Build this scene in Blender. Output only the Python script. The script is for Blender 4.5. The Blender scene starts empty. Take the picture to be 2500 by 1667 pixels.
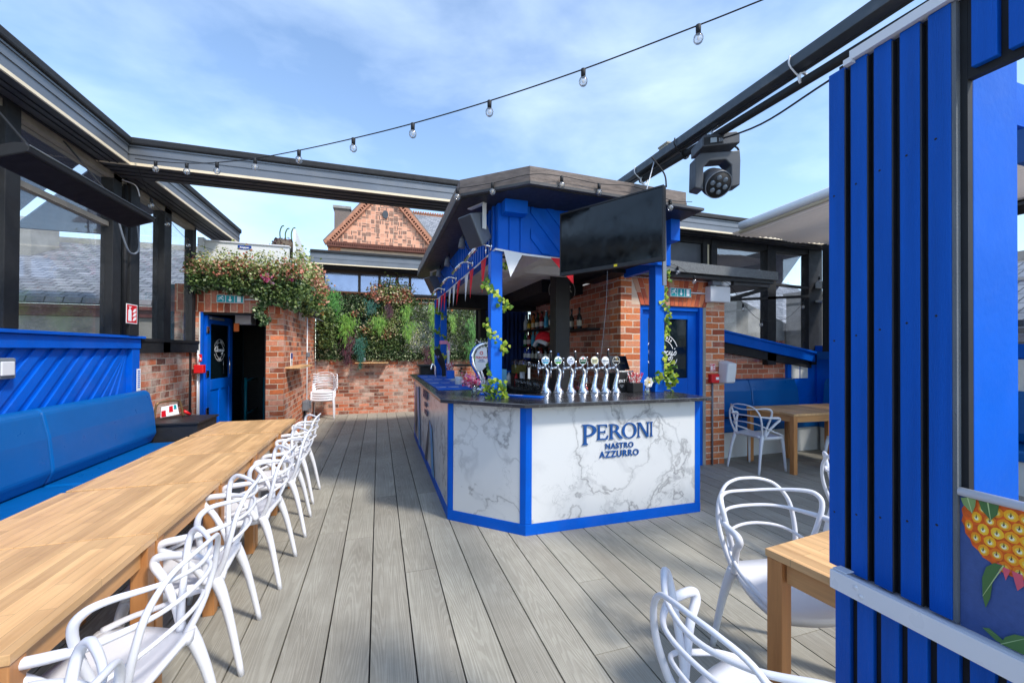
import bpy, math, random
from mathutils import Vector, Matrix
random.seed(7)
R = math.radians
scene = bpy.context.scene
# ---------------------------------------------------------------- camera, world, sun, exposure
cam_data = bpy.data.cameras.new('camera'); cam = bpy.data.objects.new('camera', cam_data)
scene.collection.objects.link(cam); scene.camera = cam
_yaw, _pit, _rol = R(17.888), R(0.4004), R(0.2581)
_F = Vector((math.sin(_yaw)*math.cos(_pit), math.cos(_yaw)*math.cos(_pit), math.sin(_pit)))
_Rt = Vector((math.cos(_yaw), -math.sin(_yaw), 0)); _U = _Rt.cross(_F)
_R2 = _Rt*math.cos(_rol)+_U*math.sin(_rol); _U2 = -_Rt*math.sin(_rol)+_U*math.cos(_rol)
cam.matrix_world = Matrix(((_R2.x,_U2.x,-_F.x,0),(_R2.y,_U2.y,-_F.y,0),(_R2.z,_U2.z,-_F.z,1.52),(0,0,0,1)))
cam_data.sensor_width = 36; cam_data.lens = 1005.37*36/2500; cam_data.shift_y = 14.43/2500
cam_data.clip_start = .05; cam_data.clip_end = 3000
LD = Vector((-.55,.70,-1.0)).normalized()
el = math.asin(-LD.z); az = math.atan2(-LD.x,-LD.y)
sd = bpy.data.lights.new('sun','SUN'); sd.energy = 2.1; sd.angle = R(7); sd.color = (1,.95,.88)
sun = bpy.data.objects.new('sun', sd); scene.collection.objects.link(sun)
sun.rotation_euler = LD.to_track_quat('-Z','Y').to_euler()
w = bpy.data.worlds.new('World'); scene.world = w; w.use_nodes = True
nt = w.node_tree; nt.nodes.clear()
def N(nt, t, **k):
    n = nt.nodes.new(t)
    for a,b in k.items(): setattr(n,a,b)
    return n
out = N(nt,'ShaderNodeOutputWorld'); bg = N(nt,'ShaderNodeBackground'); sky = N(nt,'ShaderNodeTexSky')
sky.sky_type='NISHITA'; sky.sun_disc=False; sky.sun_elevation=el; sky.sun_rotation=az; sky.air_density=1.0; sky.dust_density=.6; sky.ozone_density=1.6
tc = N(nt,'ShaderNodeTexCoord'); mp = N(nt,'ShaderNodeMapping'); mp.inputs['Scale'].default_value=(1.0,1.3,2.6); mp.inputs['Rotation'].default_value=(.2,.35,.5)
ns = N(nt,'ShaderNodeTexNoise'); ns.inputs['Scale'].default_value=2.3; ns.inputs['Detail'].default_value=7; ns.inputs['Roughness'].default_value=.52; ns.inputs['Distortion'].default_value=.15
cr = N(nt,'ShaderNodeValToRGB'); cr.color_ramp.elements[0].position=.42; cr.color_ramp.elements[0].color=(.0,.0,.0,1); cr.color_ramp.elements[1].position=.80; cr.color_ramp.elements[1].color=(.42,.42,.42,1)
mx = N(nt,'ShaderNodeMix',data_type='RGBA'); mx.inputs[7].default_value=(5.0,5.7,6.6,1)
nt.links.new(tc.outputs['Generated'],mp.inputs['Vector']); nt.links.new(mp.outputs[0],ns.inputs['Vector']); nt.links.new(ns.outputs['Fac'],cr.inputs[0])
nt.links.new(cr.outputs[0],mx.inputs[0]); nt.links.new(sky.outputs[0],mx.inputs[6]); tn=N(nt,'ShaderNodeMix',data_type='RGBA',blend_type='MULTIPLY'); tn.inputs[0].default_value=1; tn.inputs[7].default_value=(1.07,1.10,1.10,1); nt.links.new(mx.outputs[2],tn.inputs[6]); nt.links.new(tn.outputs[2],bg.inputs[0]); bg.inputs[1].default_value=.15
nt.links.new(bg.outputs[0],out.inputs[0])
vs = scene.view_settings; vs.view_transform='Standard'; vs.look='None'; vs.gamma=1; vs.use_curve_mapping=False; vs.exposure=.95
# ---------------------------------------------------------------- materials
def srgb(r,g,b):
    f=lambda c:(c/255/12.92 if c/255<=.04045 else ((c/255+.055)/1.055)**2.4)
    return (f(r),f(g),f(b),1)
def newmat(name):
    m=bpy.data.materials.new(name); m.use_nodes=True; nt=m.node_tree
    return m,nt,nt.nodes['Principled BSDF']
def mapped(nt,scale=(1,1,1),rot=(0,0,0),src='Object'):
    tc=N(nt,'ShaderNodeTexCoord'); mp=N(nt,'ShaderNodeMapping'); mp.inputs['Scale'].default_value=scale; mp.inputs['Rotation'].default_value=rot
    nt.links.new(tc.outputs[src],mp.inputs[0]); return mp.outputs[0]
def noise(nt,vec,scale,detail=4,rough=.55):
    n=N(nt,'ShaderNodeTexNoise'); n.inputs['Scale'].default_value=scale; n.inputs['Detail'].default_value=detail; n.inputs['Roughness'].default_value=rough
    nt.links.new(vec,n.inputs['Vector']); return n.outputs['Fac']
def ramp(nt,fac,p0,p1,c0=(0,0,0,1),c1=(1,1,1,1)):
    r=N(nt,'ShaderNodeValToRGB'); e=r.color_ramp.elements; e[0].position=p0; e[0].color=c0; e[1].position=p1; e[1].color=c1
    nt.links.new(fac,r.inputs[0]); return r.outputs[0]
def mix(nt,fac,a,b,mode='MIX'):
    m=N(nt,'ShaderNodeMix',data_type='RGBA',blend_type=mode)
    for i,v in ((0,fac),(6,a),(7,b)):
        if isinstance(v,(int,float,tuple)): m.inputs[i].default_value=v
        else: nt.links.new(v,m.inputs[i])
    return m.outputs[2]
def bump(nt,bs,h,st=.3,dist=.01):
    b=N(nt,'ShaderNodeBump'); b.inputs['Strength'].default_value=st; b.inputs['Distance'].default_value=dist
    nt.links.new(h,b.inputs['Height']); nt.links.new(b.outputs[0],bs.inputs['Normal'])
def mathn(nt,op,a,b=None):
    m=N(nt,'ShaderNodeMath',operation=op)
    for i,v in ((0,a),(1,b)):
        if v is None: continue
        if isinstance(v,(int,float)): m.inputs[i].default_value=v
        else: nt.links.new(v,m.inputs[i])
    return m.outputs[0]
MC={}
def mat(name,col,rough=.5,metal=0,var=.12,scale=6,bmp=0,bscale=60,coat=0,dirt=0,emit=0,spec=None,stretch=(1,1,1)):
    if name in MC: return MC[name]
    m,nt,bs=newmat(name); v=mapped(nt,stretch)
    c=tuple(col[:3])+(1,)
    d=tuple(x*(1-var) for x in c[:3])+(1,); l=tuple(min(1,x*(1+var)) for x in c[:3])+(1,)
    n=noise(nt,v,scale,5); o=ramp(nt,n,.3,.7,d,l)
    if dirt:
        n2=noise(nt,v,scale*.35+1.3,7,.7); o=mix(nt,ramp(nt,n2,.5,.75,(0,0,0,1),(dirt,dirt,dirt,1)),o,(.25,.23,.2,1))
    nt.links.new(o,bs.inputs['Base Color'])
    r=ramp(nt,noise(nt,v,scale*2.3,4),.3,.7,(max(0,rough-.06),)*3+(1,),(min(1,rough+.08),)*3+(1,)); nt.links.new(r,bs.inputs['Roughness'])
    bs.inputs['Metallic'].default_value=metal; bs.inputs['Coat Weight'].default_value=coat
    if spec is not None: bs.inputs['Specular IOR Level'].default_value=spec
    if bmp: bump(nt,bs,noise(nt,v,bscale,3),bmp,.004)
    if emit: bs.inputs['Emission Color'].default_value=c; bs.inputs['Emission Strength'].default_value=emit
    MC[name]=m; return m
def islands(name,cols,rough=.6,trans=0):
    """colour picked at random for every separate leaf, petal or straw"""
    m,nt,bs=newmat(name); g=N(nt,'ShaderNodeNewGeometry'); r=N(nt,'ShaderNodeValToRGB'); r.color_ramp.interpolation='CONSTANT' if len(cols)>2 else 'LINEAR'
    e=r.color_ramp.elements
    while len(e)<len(cols): e.new(.5)
    for i,c in enumerate(cols): e[i].position=i/len(cols); e[i].color=tuple(c[:3])+(1,)
    nt.links.new(g.outputs['Random Per Island'],r.inputs[0]); nt.links.new(r.outputs[0],bs.inputs['Base Color']); bs.inputs['Roughness'].default_value=rough
    if trans:
        bs.inputs['Subsurface Weight'].default_value=0
        t=N(nt,'ShaderNodeBsdfTranslucent'); nt.links.new(r.outputs[0],t.inputs[0]); ms=N(nt,'ShaderNodeMixShader'); ms.inputs[0].default_value=trans
        o=nt.nodes['Material Output']; nt.links.new(bs.outputs[0],ms.inputs[1]); nt.links.new(t.outputs[0],ms.inputs[2]); nt.links.new(ms.outputs[0],o.inputs[0])
    return m
def brickmat(name,c1,c2,mortar,white=.5,swap=False,bw=.225,rh=.083,ms=.0065,wcol=(.62,.52,.45,1)):
    m,nt,bs=newmat(name); tc=N(nt,'ShaderNodeTexCoord'); s=N(nt,'ShaderNodeSeparateXYZ'); nt.links.new(tc.outputs['Object'],s.inputs[0])
    h=mathn(nt,'ADD',s.outputs[0],s.outputs[1]); c=N(nt,'ShaderNodeCombineXYZ'); nt.links.new(h,c.inputs[1 if swap else 0]); nt.links.new(s.outputs[2],c.inputs[0 if swap else 1])
    nd=N(nt,'ShaderNodeTexNoise'); nd.inputs['Scale'].default_value=7; nt.links.new(tc.outputs['Object'],nd.inputs[0])
    va=N(nt,'ShaderNodeVectorMath',operation='MULTIPLY_ADD'); nt.links.new(nd.outputs['Color'],va.inputs[0]); va.inputs[1].default_value=(.016,.016,0); nt.links.new(c.outputs[0],va.inputs[2])
    b=N(nt,'ShaderNodeTexBrick'); b.inputs['Scale'].default_value=1; b.inputs['Brick Width'].default_value=bw; b.inputs['Row Height'].default_value=rh; b.inputs['Mortar Size'].default_value=ms; b.inputs['Mortar Smooth'].default_value=.25; b.inputs['Bias'].default_value=0
    b.inputs['Color1'].default_value=(0,0,0,1); b.inputs['Color2'].default_value=(1,1,1,1); b.inputs['Mortar'].default_value=(.5,.5,.5,1)
    nt.links.new(va.outputs[0],b.inputs[0])
    cr=N(nt,'ShaderNodeValToRGB'); e=cr.color_ramp.elements; e[0].position=0; e[0].color=c2; e[1].position=1; e[1].color=tuple(min(1,x*1.25) for x in c1[:3])+(1,)
    k=e.new(.35); k.color=tuple((a*.6+q*.4) for a,q in zip(c1,c2))[:3]+(1,); k=e.new(.65); k.color=c1
    k=e.new(.88); k.color=tuple((a*.55+q*.45) for a,q in zip(c1,wcol))[:3]+(1,)
    nt.links.new(b.outputs['Color'],cr.inputs[0])
    sp=noise(nt,tc.outputs['Object'],38,5,.7); base=mix(nt,.55,cr.outputs[0],ramp(nt,sp,.3,.7,(.45,.4,.4,1),(1,1,1,1)),'MULTIPLY')
    n1=noise(nt,tc.outputs['Object'],3.2,9,.72)
    n3=N(nt,'ShaderNodeTexBrick')
    w_=ramp(nt,n1,.62-white*.28,.80-white*.2,(0,0,0,1),(min(1,white*1.3),)*3+(1,))
    base=mix(nt,w_,base,wcol)
    mo=mix(nt,.5,mortar,ramp(nt,noise(nt,tc.outputs['Object'],25,4),.3,.7,(.5,.5,.5,1),(1.1,1.1,1.1,1)),'MULTIPLY')
    colr=mix(nt,b.outputs['Fac'],base,mo); nt.links.new(colr,bs.inputs['Base Color']); bs.inputs['Roughness'].default_value=.88
    inv=mathn(nt,'SUBTRACT',1,b.outputs['Fac']); hh=mathn(nt,'ADD',inv,mathn(nt,'MULTIPLY',sp,.55)); bump(nt,bs,hh,.9,.010)
    return m
def woodmat(name,c,axis='y',row=.048,ln=.42,var=.35,rough=.38):
    m,nt,bs=newmat(name); tc=N(nt,'ShaderNodeTexCoord'); s=N(nt,'ShaderNodeSeparateXYZ'); nt.links.new(tc.outputs['Object'],s.inputs[0])
    cb=N(nt,'ShaderNodeCombineXYZ'); a={'y':(1,0),'x':(0,1),'z':(2,0)}[axis]
    nt.links.new(s.outputs[a[0]],cb.inputs[0]); nt.links.new(s.outputs[a[1]],cb.inputs[1])
    b=N(nt,'ShaderNodeTexBrick'); b.inputs['Scale'].default_value=1; b.inputs['Brick Width'].default_value=ln; b.inputs['Row Height'].default_value=row; b.inputs['Mortar Size'].default_value=.0006; b.offset=.37
    b.inputs['Color1'].default_value=tuple(x*(1-var) for x in c[:3])+(1,); b.inputs['Color2'].default_value=tuple(min(1,x*(1+var*.7)) for x in c[:3])+(1,); b.inputs['Mortar'].default_value=tuple(x*.45 for x in c[:3])+(1,)
    nt.links.new(cb.outputs[0],b.inputs[0])
    st={'y':(34,2.2,34),'x':(2.2,34,34),'z':(34,34,2.2)}[axis]
    g=noise(nt,mapped(nt,st),1.0,6,.62); g2=noise(nt,mapped(nt,(1,1,1)),2.4,3)
    o=mix(nt,.75,b.outputs[0],ramp(nt,g,.28,.72,(.68,.58,.5,1),(1.12,1.12,1.12,1)),'MULTIPLY'); o=mix(nt,.5,o,ramp(nt,g2,.3,.7,(.8,.76,.7,1),(1.1,1.1,1.1,1)),'MULTIPLY')
    nt.links.new(o,bs.inputs['Base Color']); nt.links.new(ramp(nt,g,.3,.7,(rough-.05,)*3+(1,),(rough+.12,)*3+(1,)),bs.inputs['Roughness']); bump(nt,bs,g,.12,.002)
    return m
BLUE=srgb(0,78,190)
M={}
M['blue']=mat('blue_paint',srgb(0,90,196),.45,spec=.15,var=.12,scale=3,bmp=.30,bscale=45,dirt=.06)
M['blue_bright']=mat('blue_paint_glossy',srgb(0,96,204),.45,spec=.25,var=.05,scale=3,bmp=.15,bscale=30)
M['slat']=mat('blue_slat_paint',srgb(0,82,176),.44,spec=.2,var=.14,scale=1.0,bmp=.35,bscale=30,stretch=(28,28,1.6))
M['blue_dark']=mat('blue_paint_dark',srgb(0,72,140),.45,var=.08)
M['vinyl']=mat('blue_vinyl',srgb(0,90,160),.33,var=.05,scale=4,bmp=.12,bscale=130)
M['black']=mat('black_paint',srgb(34,34,36),.5,var=.25,scale=8,bmp=.15)
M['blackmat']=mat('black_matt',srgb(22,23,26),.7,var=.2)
M['grey_metal']=mat('grey_powder_coated_steel',srgb(108,112,118),.42,metal=.35,var=.12,scale=3,dirt=.25,stretch=(1,1,1))
M['soffit']=mat('dark_grey_soffit',srgb(62,62,64),.55,var=.15,scale=5,dirt=.2)
M['steel']=mat('dark_steel',srgb(70,76,82),.45,metal=.3,var=.15,scale=9,dirt=.3)
M['cream']=mat('cream_strip',srgb(226,208,176),.5,var=.05)
M['white']=mat('white_plastic',srgb(220,220,222),.32,var=.015)
M['chair']=mat('white_moulded_plastic',srgb(222,222,226),.34,var=.015,bmp=.04,bscale=200,dirt=.10)
M['whitewood']=mat('white_boards',srgb(222,218,210),.6,var=.1,scale=5)
M['chrome']=mat('chrome',(.86,.87,.9,1),.09,metal=1,var=.05,scale=12)
M['steel_bright']=mat('brushed_steel',(.7,.71,.73,1),.25,metal=1,var=.1,scale=20)
M['grey']=mat('grey_plastic',srgb(112,118,126),.5,var=.08)
M['dgrey']=mat('dark_grey_plastic',srgb(58,61,66),.42,var=.1)
M['red']=mat('red_plastic',srgb(214,22,28),.4,var=.05)
M['redcloth']=mat('red_cloth',srgb(224,26,44),.7,var=.06)
M['whitecloth']=mat('white_cloth',srgb(220,220,222),.75,var=.03)
M['signred']=mat('red_sign',srgb(214,20,36),.4,var=.03)
M['signgreen']=mat('green_sign',srgb(0,152,160),.4,var=.03,emit=0)
M['signwhite']=mat('white_print',srgb(244,244,244),.45,var=.01)
M['timber']=mat('weathered_timber',srgb(118,106,98),.8,var=.3,scale=9,bmp=.5,bscale=30,stretch=(1,1,4))
M['concrete']=mat('concrete_render',srgb(150,148,142),.9,var=.2,scale=3,bmp=.3)
M['felt']=mat('mineral_felt',srgb(110,112,112),.95,var=.45,scale=120,bmp=.6,bscale=160)
M['panelwhite']=mat('white_insulated_panel',srgb(222,222,218),.45,var=.04,scale=2,dirt=.25)
M['navy']=mat('navy_fabric',srgb(12,22,66),.6,var=.15,scale=2)
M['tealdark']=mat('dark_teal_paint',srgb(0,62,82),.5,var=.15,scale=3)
M['countertop']=None
def mk_counter():
    m,nt,bs=newmat('black_slate_laminate'); v=mapped(nt); n=noise(nt,v,9,8,.7); w_=ramp(nt,mathn(nt,'ABSOLUTE',mathn(nt,'SUBTRACT',noise(nt,v,5,5,.6),.5)),.0,.012,(.22,.22,.23,1),(.022,.023,.026,1))
    nt.links.new(mix(nt,.6,w_,ramp(nt,n,.3,.75,(.016,.016,.018,1),(.06,.06,.065,1))),bs.inputs['Base Color'])
    nt.links.new(ramp(nt,n,.3,.7,(.17,)*3+(1,),(.30,)*3+(1,)),bs.inputs['Roughness']); return m
M['countertop']=mk_counter()
def mk_marble():
    m,nt,bs=newmat('white_marble_laminate'); v=mapped(nt,(1,1,1),(.3,.5,.2))
    d=N(nt,'ShaderNodeTexNoise'); d.inputs['Scale'].default_value=1.7; d.inputs['Detail'].default_value=6; nt.links.new(v,d.inputs[0])
    va=N(nt,'ShaderNodeVectorMath',operation='MULTIPLY_ADD'); nt.links.new(d.outputs['Color'],va.inputs[0]); va.inputs[1].default_value=(.7,.7,.7); nt.links.new(v,va.inputs[2])
    n1=noise(nt,va.outputs[0],1.5,5,.55); a=mathn(nt,'ABSOLUTE',mathn(nt,'SUBTRACT',n1,.5))
    n2=noise(nt,va.outputs[0],3.9,6,.6); a2=mathn(nt,'ABSOLUTE',mathn(nt,'SUBTRACT',n2,.47))
    soft=noise(nt,v,2.3,3)
    v1=ramp(nt,a,.0,.016,(.36,.36,.36,1),(.66,.665,.66,1)); v2=ramp(nt,a2,.0,.010,(.68,.69,.70,1),(1,1,1,1)); v2=mix(nt,ramp(nt,soft,.45,.6),(1,1,1,1),v2)
    halo=ramp(nt,a,.0,.07,(.86,.865,.87,1),(1,1,1,1)); halo=mix(nt,ramp(nt,soft,.4,.65),(1,1,1,1),halo)
    big=N(nt,'ShaderNodeMapping'); big.inputs['Rotation'].default_value=(0,R(38),0); big.inputs['Scale'].default_value=(2.6,2.6,.8); nt.links.new(va.outputs[0],big.inputs[0]); nb=noise(nt,big.outputs[0],1.0,4,.5); ab=mathn(nt,'ABSOLUTE',mathn(nt,'SUBTRACT',nb,.5)); sv=mix(nt,ramp(nt,noise(nt,v,1.1,2),.42,.6),(1,1,1,1),ramp(nt,ab,.0,.035,(.66,.665,.68,1),(1,1,1,1)))
    vv=mix(nt,ramp(nt,noise(nt,v,1.9,2),.33,.50),(.66,.665,.66,1),v1)
    o=mix(nt,1.,mix(nt,1.,mix(nt,1.,vv,v2,'MULTIPLY'),halo,'MULTIPLY'),sv,'MULTIPLY'); nt.links.new(o,bs.inputs['Base Color']); bs.inputs['Roughness'].default_value=.22; return m
M['marble']=mk_marble()
def mk_deck():
    m,nt,bs=newmat('grey_composite_decking'); g=N(nt,'ShaderNodeNewGeometry'); tc=N(nt,'ShaderNodeTexCoord')
    cb=N(nt,'ShaderNodeCombineXYZ'); sc=mathn(nt,'MULTIPLY',g.outputs['Random Per Island'],37.); nt.links.new(sc,cb.inputs[0]); nt.links.new(sc,cb.inputs[1])
    va=N(nt,'ShaderNodeVectorMath',operation='ADD'); nt.links.new(tc.outputs['Object'],va.inputs[0]); nt.links.new(cb.outputs[0],va.inputs[1])
    def mp_(s):
        q=N(nt,'ShaderNodeMapping'); q.inputs['Scale'].default_value=s; nt.links.new(va.outputs[0],q.inputs[0]); return q.outputs[0]
    f=noise(nt,mp_((150,2.2,1)),1,4,.65)
    big=noise(nt,mp_((3.5,.8,1)),1,3,.5)
    # cathedral growth rings: contour lines of a stretched noise
    ring=noise(nt,mp_((8.5,.42,1)),1,1.0,.4); rr=mathn(nt,'SINE',mathn(nt,'MULTIPLY',ring,190.))
    ringc=ramp(nt,rr,-.0,.5,(.84,.83,.82,1),(1.02,1.02,1.02,1))
    c=mix(nt,g.outputs['Random Per Island'],srgb(150,144,132),srgb(184,179,164))
    c=mix(nt,ramp(nt,big,.3,.7),c,srgb(172,168,155))
    c=mix(nt,.7,c,ringc,'MULTIPLY'); c=mix(nt,.7,c,ramp(nt,f,.25,.75,(.68,.67,.65,1),(1.12,1.12,1.12,1)),'MULTIPLY')
    dl=noise(nt,tc.outputs['Object'],1.3,8,.68); c=mix(nt,.7,c,ramp(nt,dl,.32,.66,(.68,.67,.65,1),(1.07,1.07,1.07,1)),'MULTIPLY'); sp2=noise(nt,tc.outputs['Object'],55,2,.5); c=mix(nt,ramp(nt,sp2,.74,.78,(0,0,0,1),(.5,.5,.5,1)),c,(.09,.085,.075,1))
    nt.links.new(c,bs.inputs['Base Color']); bs.inputs['Roughness'].default_value=.72; bs.inputs['Specular IOR Level'].default_value=.3
    bump(nt,bs,mathn(nt,'ADD',f,mathn(nt,'MULTIPLY',rr,.25)),.35,.003); return m
M['deck']=mk_deck()
def mk_slate():
    m,nt,bs=newmat('slate_roof_tiles'); tc=N(nt,'ShaderNodeTexCoord'); s=N(nt,'ShaderNodeSeparateXYZ'); nt.links.new(tc.outputs['Object'],s.inputs[0]); c=N(nt,'ShaderNodeCombineXYZ')
    nt.links.new(s.outputs[0],c.inputs[0]); nt.links.new(s.outputs[1],c.inputs[1])
    b=N(nt,'ShaderNodeTexBrick'); b.inputs['Scale'].default_value=1; b.inputs['Brick Width'].default_value=.24; b.inputs['Row Height'].default_value=.15; b.inputs['Mortar Size'].default_value=.010
    b.inputs['Color1'].default_value=srgb(120,124,132); b.inputs['Color2'].default_value=srgb(158,160,166); b.inputs['Mortar'].default_value=srgb(62,64,70); nt.links.new(c.outputs[0],b.inputs[0])
    o=mix(nt,.7,b.outputs[0],ramp(nt,noise(nt,tc.outputs['Object'],4,7,.7),.3,.7,(.6,.6,.58,1),(1.15,1.15,1.12,1)),'MULTIPLY')
    nt.links.new(o,bs.inputs['Base Color']); bs.inputs['Roughness'].default_value=.7; bump(nt,bs,mathn(nt,'SUBTRACT',1,b.outputs['Fac']),.6,.02); return m
M['slate']=mk_slate()
def mk_basket():
    m,nt,bs=newmat('basketweave_brickwork'); tc=N(nt,'ShaderNodeTexCoord'); s=N(nt,'ShaderNodeSeparateXYZ'); nt.links.new(tc.outputs['Object'],s.inputs[0])
    U=.25; x=mathn(nt,'DIVIDE',mathn(nt,'ADD',s.outputs[0],100),U); z=mathn(nt,'DIVIDE',s.outputs[2],U)
    fx=mathn(nt,'FRACT',x); fz=mathn(nt,'FRACT',z); ix=mathn(nt,'FLOOR',x); iz=mathn(nt,'FLOOR',z)
    par=mathn(nt,'MODULO',mathn(nt,'ADD',ix,iz),2)
    t=mathn(nt,'ADD',mathn(nt,'MULTIPLY',par,fx),mathn(nt,'MULTIPLY',mathn(nt,'SUBTRACT',1,par),fz))
    o_=mathn(nt,'ADD',mathn(nt,'MULTIPLY',par,fz),mathn(nt,'MULTIPLY',mathn(nt,'SUBTRACT',1,par),fx))
    st=mathn(nt,'FRACT',mathn(nt,'MULTIPLY',t,4)); k=mathn(nt,'FLOOR',mathn(nt,'MULTIPLY',t,4))
    cb=N(nt,'ShaderNodeCombineXYZ'); nt.links.new(ix,cb.inputs[0]); nt.links.new(iz,cb.inputs[1]); 
    wn=N(nt,'ShaderNodeTexWhiteNoise'); nt.links.new(cb.outputs[0],wn.inputs[0])
    cb2=N(nt,'ShaderNodeCombineXYZ'); nt.links.new(ix,cb2.inputs[0]); nt.links.new(iz,cb2.inputs[1]); nt.links.new(k,cb2.inputs[2]); wn2=N(nt,'ShaderNodeTexWhiteNoise'); nt.links.new(cb2.outputs[0],wn2.inputs[0])
    brick=mix(nt,ramp(nt,wn2.outputs[0],.42,.62),srgb(96,52,40),srgb(206,138,108)); brick=mix(nt,ramp(nt,wn.outputs[0],.86,.9),brick,srgb(214,150,118))
    mor=mathn(nt,'MAXIMUM',mathn(nt,'LESS_THAN',st,.22),mathn(nt,'LESS_THAN',o_,.07))
    nt.links.new(mix(nt,mor,brick,srgb(220,190,165)),bs.inputs['Base Color']); bs.inputs['Roughness'].default_value=.85; return m
M['basket']=mk_basket()
OR1=srgb(196,104,66); OR2=srgb(112,56,44)
M['brick_orange']=brickmat('orange_red_brick',srgb(238,138,80),srgb(166,80,54),srgb(240,214,188),.38,ms=.0085)
M['brick_block']=brickmat('red_brown_brick',srgb(224,122,70),srgb(120,62,48),srgb(214,188,162),.46,ms=.0075)
M['brick_old']=brickmat('old_washed_brick',srgb(206,112,72),srgb(112,68,56),srgb(206,190,170),.62,wcol=(.72,.62,.52,1))
M['brick_in']=brickmat('brown_red_brick',srgb(220,124,88),srgb(144,84,64),srgb(214,184,160),.4,ms=.008)
M['soldier']=brickmat('soldier_course_brick',srgb(210,104,60),srgb(130,64,46),srgb(222,190,160),.3,swap=True,bw=.26,rh=.083)
M['corbel']=mat('terracotta_corbel',srgb(172,118,92),.8,var=.25,scale=6)
M['corbeldark']=mat('dark_terracotta',srgb(96,56,44),.8,var=.25,scale=6)
M['stone']=mat('carved_stone',srgb(196,176,158),.85,var=.12,scale=3)
M['wood']=woodmat('beech_table_top',srgb(228,184,130),'y',var=.18)
M['woodx']=woodmat('beech_apron',srgb(208,156,100),'x',row=.3,ln=2,var=.08)
M['woody']=woodmat('beech_side_apron',srgb(208,156,100),'y',row=.3,ln=2,var=.08)
M['woodz']=woodmat('beech_leg',srgb(192,134,80),'z',row=.3,ln=2,var=.15)
M['pine']=mat('orange_pine',srgb(190,120,66),.6,var=.2,scale=20,stretch=(6,6,1))
def glassmat(name,tint,refl=.10,dirt=.06,fk=.7):
    m=bpy.data.materials.new(name); m.use_nodes=True; nt=m.node_tree; nt.nodes.clear()
    o=N(nt,'ShaderNodeOutputMaterial'); t=N(nt,'ShaderNodeBsdfTransparent'); t.inputs[0].default_value=tint; g=N(nt,'ShaderNodeBsdfGlossy'); g.inputs['Roughness'].default_value=.03
    fr=N(nt,'ShaderNodeFresnel'); fr.inputs[0].default_value=1.45; f=mathn(nt,'ADD',mathn(nt,'MULTIPLY',fr.outputs[0],fk),refl)
    a=N(nt,'ShaderNodeMixShader'); nt.links.new(f,a.inputs[0]); nt.links.new(t.outputs[0],a.inputs[1]); nt.links.new(g.outputs[0],a.inputs[2])
    d=N(nt,'ShaderNodeBsdfDiffuse'); d.inputs[0].default_value=(.6,.6,.6,1); v=mapped(nt); q=ramp(nt,noise(nt,v,6,8,.75),.45,.8,(dirt*.3,)*3+(1,),(dirt*2.5,)*3+(1,))
    b=N(nt,'ShaderNodeMixShader'); nt.links.new(q,b.inputs[0]); nt.links.new(a.outputs[0],b.inputs[1]); nt.links.new(d.outputs[0],b.inputs[2]); nt.links.new(b.outputs[0],o.inputs[0]); return m
M['glass']=glassmat('window_glass',(.95,.96,.97,1),.0,.022,.26)
M['glassdark']=mat('dark_door_glass',srgb(14,26,32),.06,var=.2,spec=.6)
M['bulbglass']=glassmat('bulb_glass',(.96,.97,.98,1),.16,.12)
M['drinkglass']=glassmat('drinking_glass',(.93,.95,.96,1),.10,.05)
M['screen']=mat('tv_screen',srgb(14,17,20),.12,var=.15,spec=.5)
M['leaf_ivy']=islands('ivy_leaves',[srgb(120,150,30),srgb(168,190,52),srgb(70,110,30),srgb(196,206,80),srgb(90,130,36)],.5,.3)
M['leaf_dark']=islands('dark_box_leaves',[srgb(56,88,48),srgb(84,112,62),srgb(38,60,38),srgb(124,144,94),srgb(66,96,52),srgb(190,198,158)],.5,.2)
M['leaf_mid']=islands('mixed_green_leaves',[srgb(74,102,48),srgb(112,134,70),srgb(46,72,40),srgb(140,156,92),srgb(88,110,58)],.5,.25)
M['leaf_lime']=islands('lime_fern_leaves',[srgb(122,168,50),srgb(150,190,72),srgb(92,140,42),srgb(112,170,60)],.5,.3)
M['leaf_fern']=islands('green_fern_leaves',[srgb(86,150,62),srgb(110,176,78),srgb(62,120,50)],.5,.3)
M['leaf_teal']=islands('blue_green_leaves',[srgb(30,96,80),srgb(52,122,100),srgb(24,74,62)],.5,.25)
M['leaf_plum']=islands('plum_leaves',[srgb(64,32,40),srgb(92,50,54),srgb(44,28,34),srgb(110,40,60)],.5,.2)
M['leaf_cream']=islands('cream_blossom',[srgb(190,192,130),srgb(160,170,96),srgb(206,200,160),srgb(120,136,70),srgb(96,116,58)],.6,.25)
M['leaf_pink']=islands('pink_blossom',[srgb(206,134,108),srgb(216,164,136),srgb(186,104,80),srgb(212,184,152),srgb(134,142,82),srgb(112,126,66)],.6,.3)
M['petal_pink']=islands('bright_pink_petals',[srgb(226,70,120),srgb(240,140,180),srgb(244,190,214)],.6,.3)
M['petal_white']=islands('white_petals',[srgb(246,244,232),srgb(250,250,246),srgb(236,232,214)],.6,.3)
M['straw']=islands('striped_straws',[srgb(214,40,50),srgb(244,240,236),srgb(228,120,120)],.5)
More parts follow.
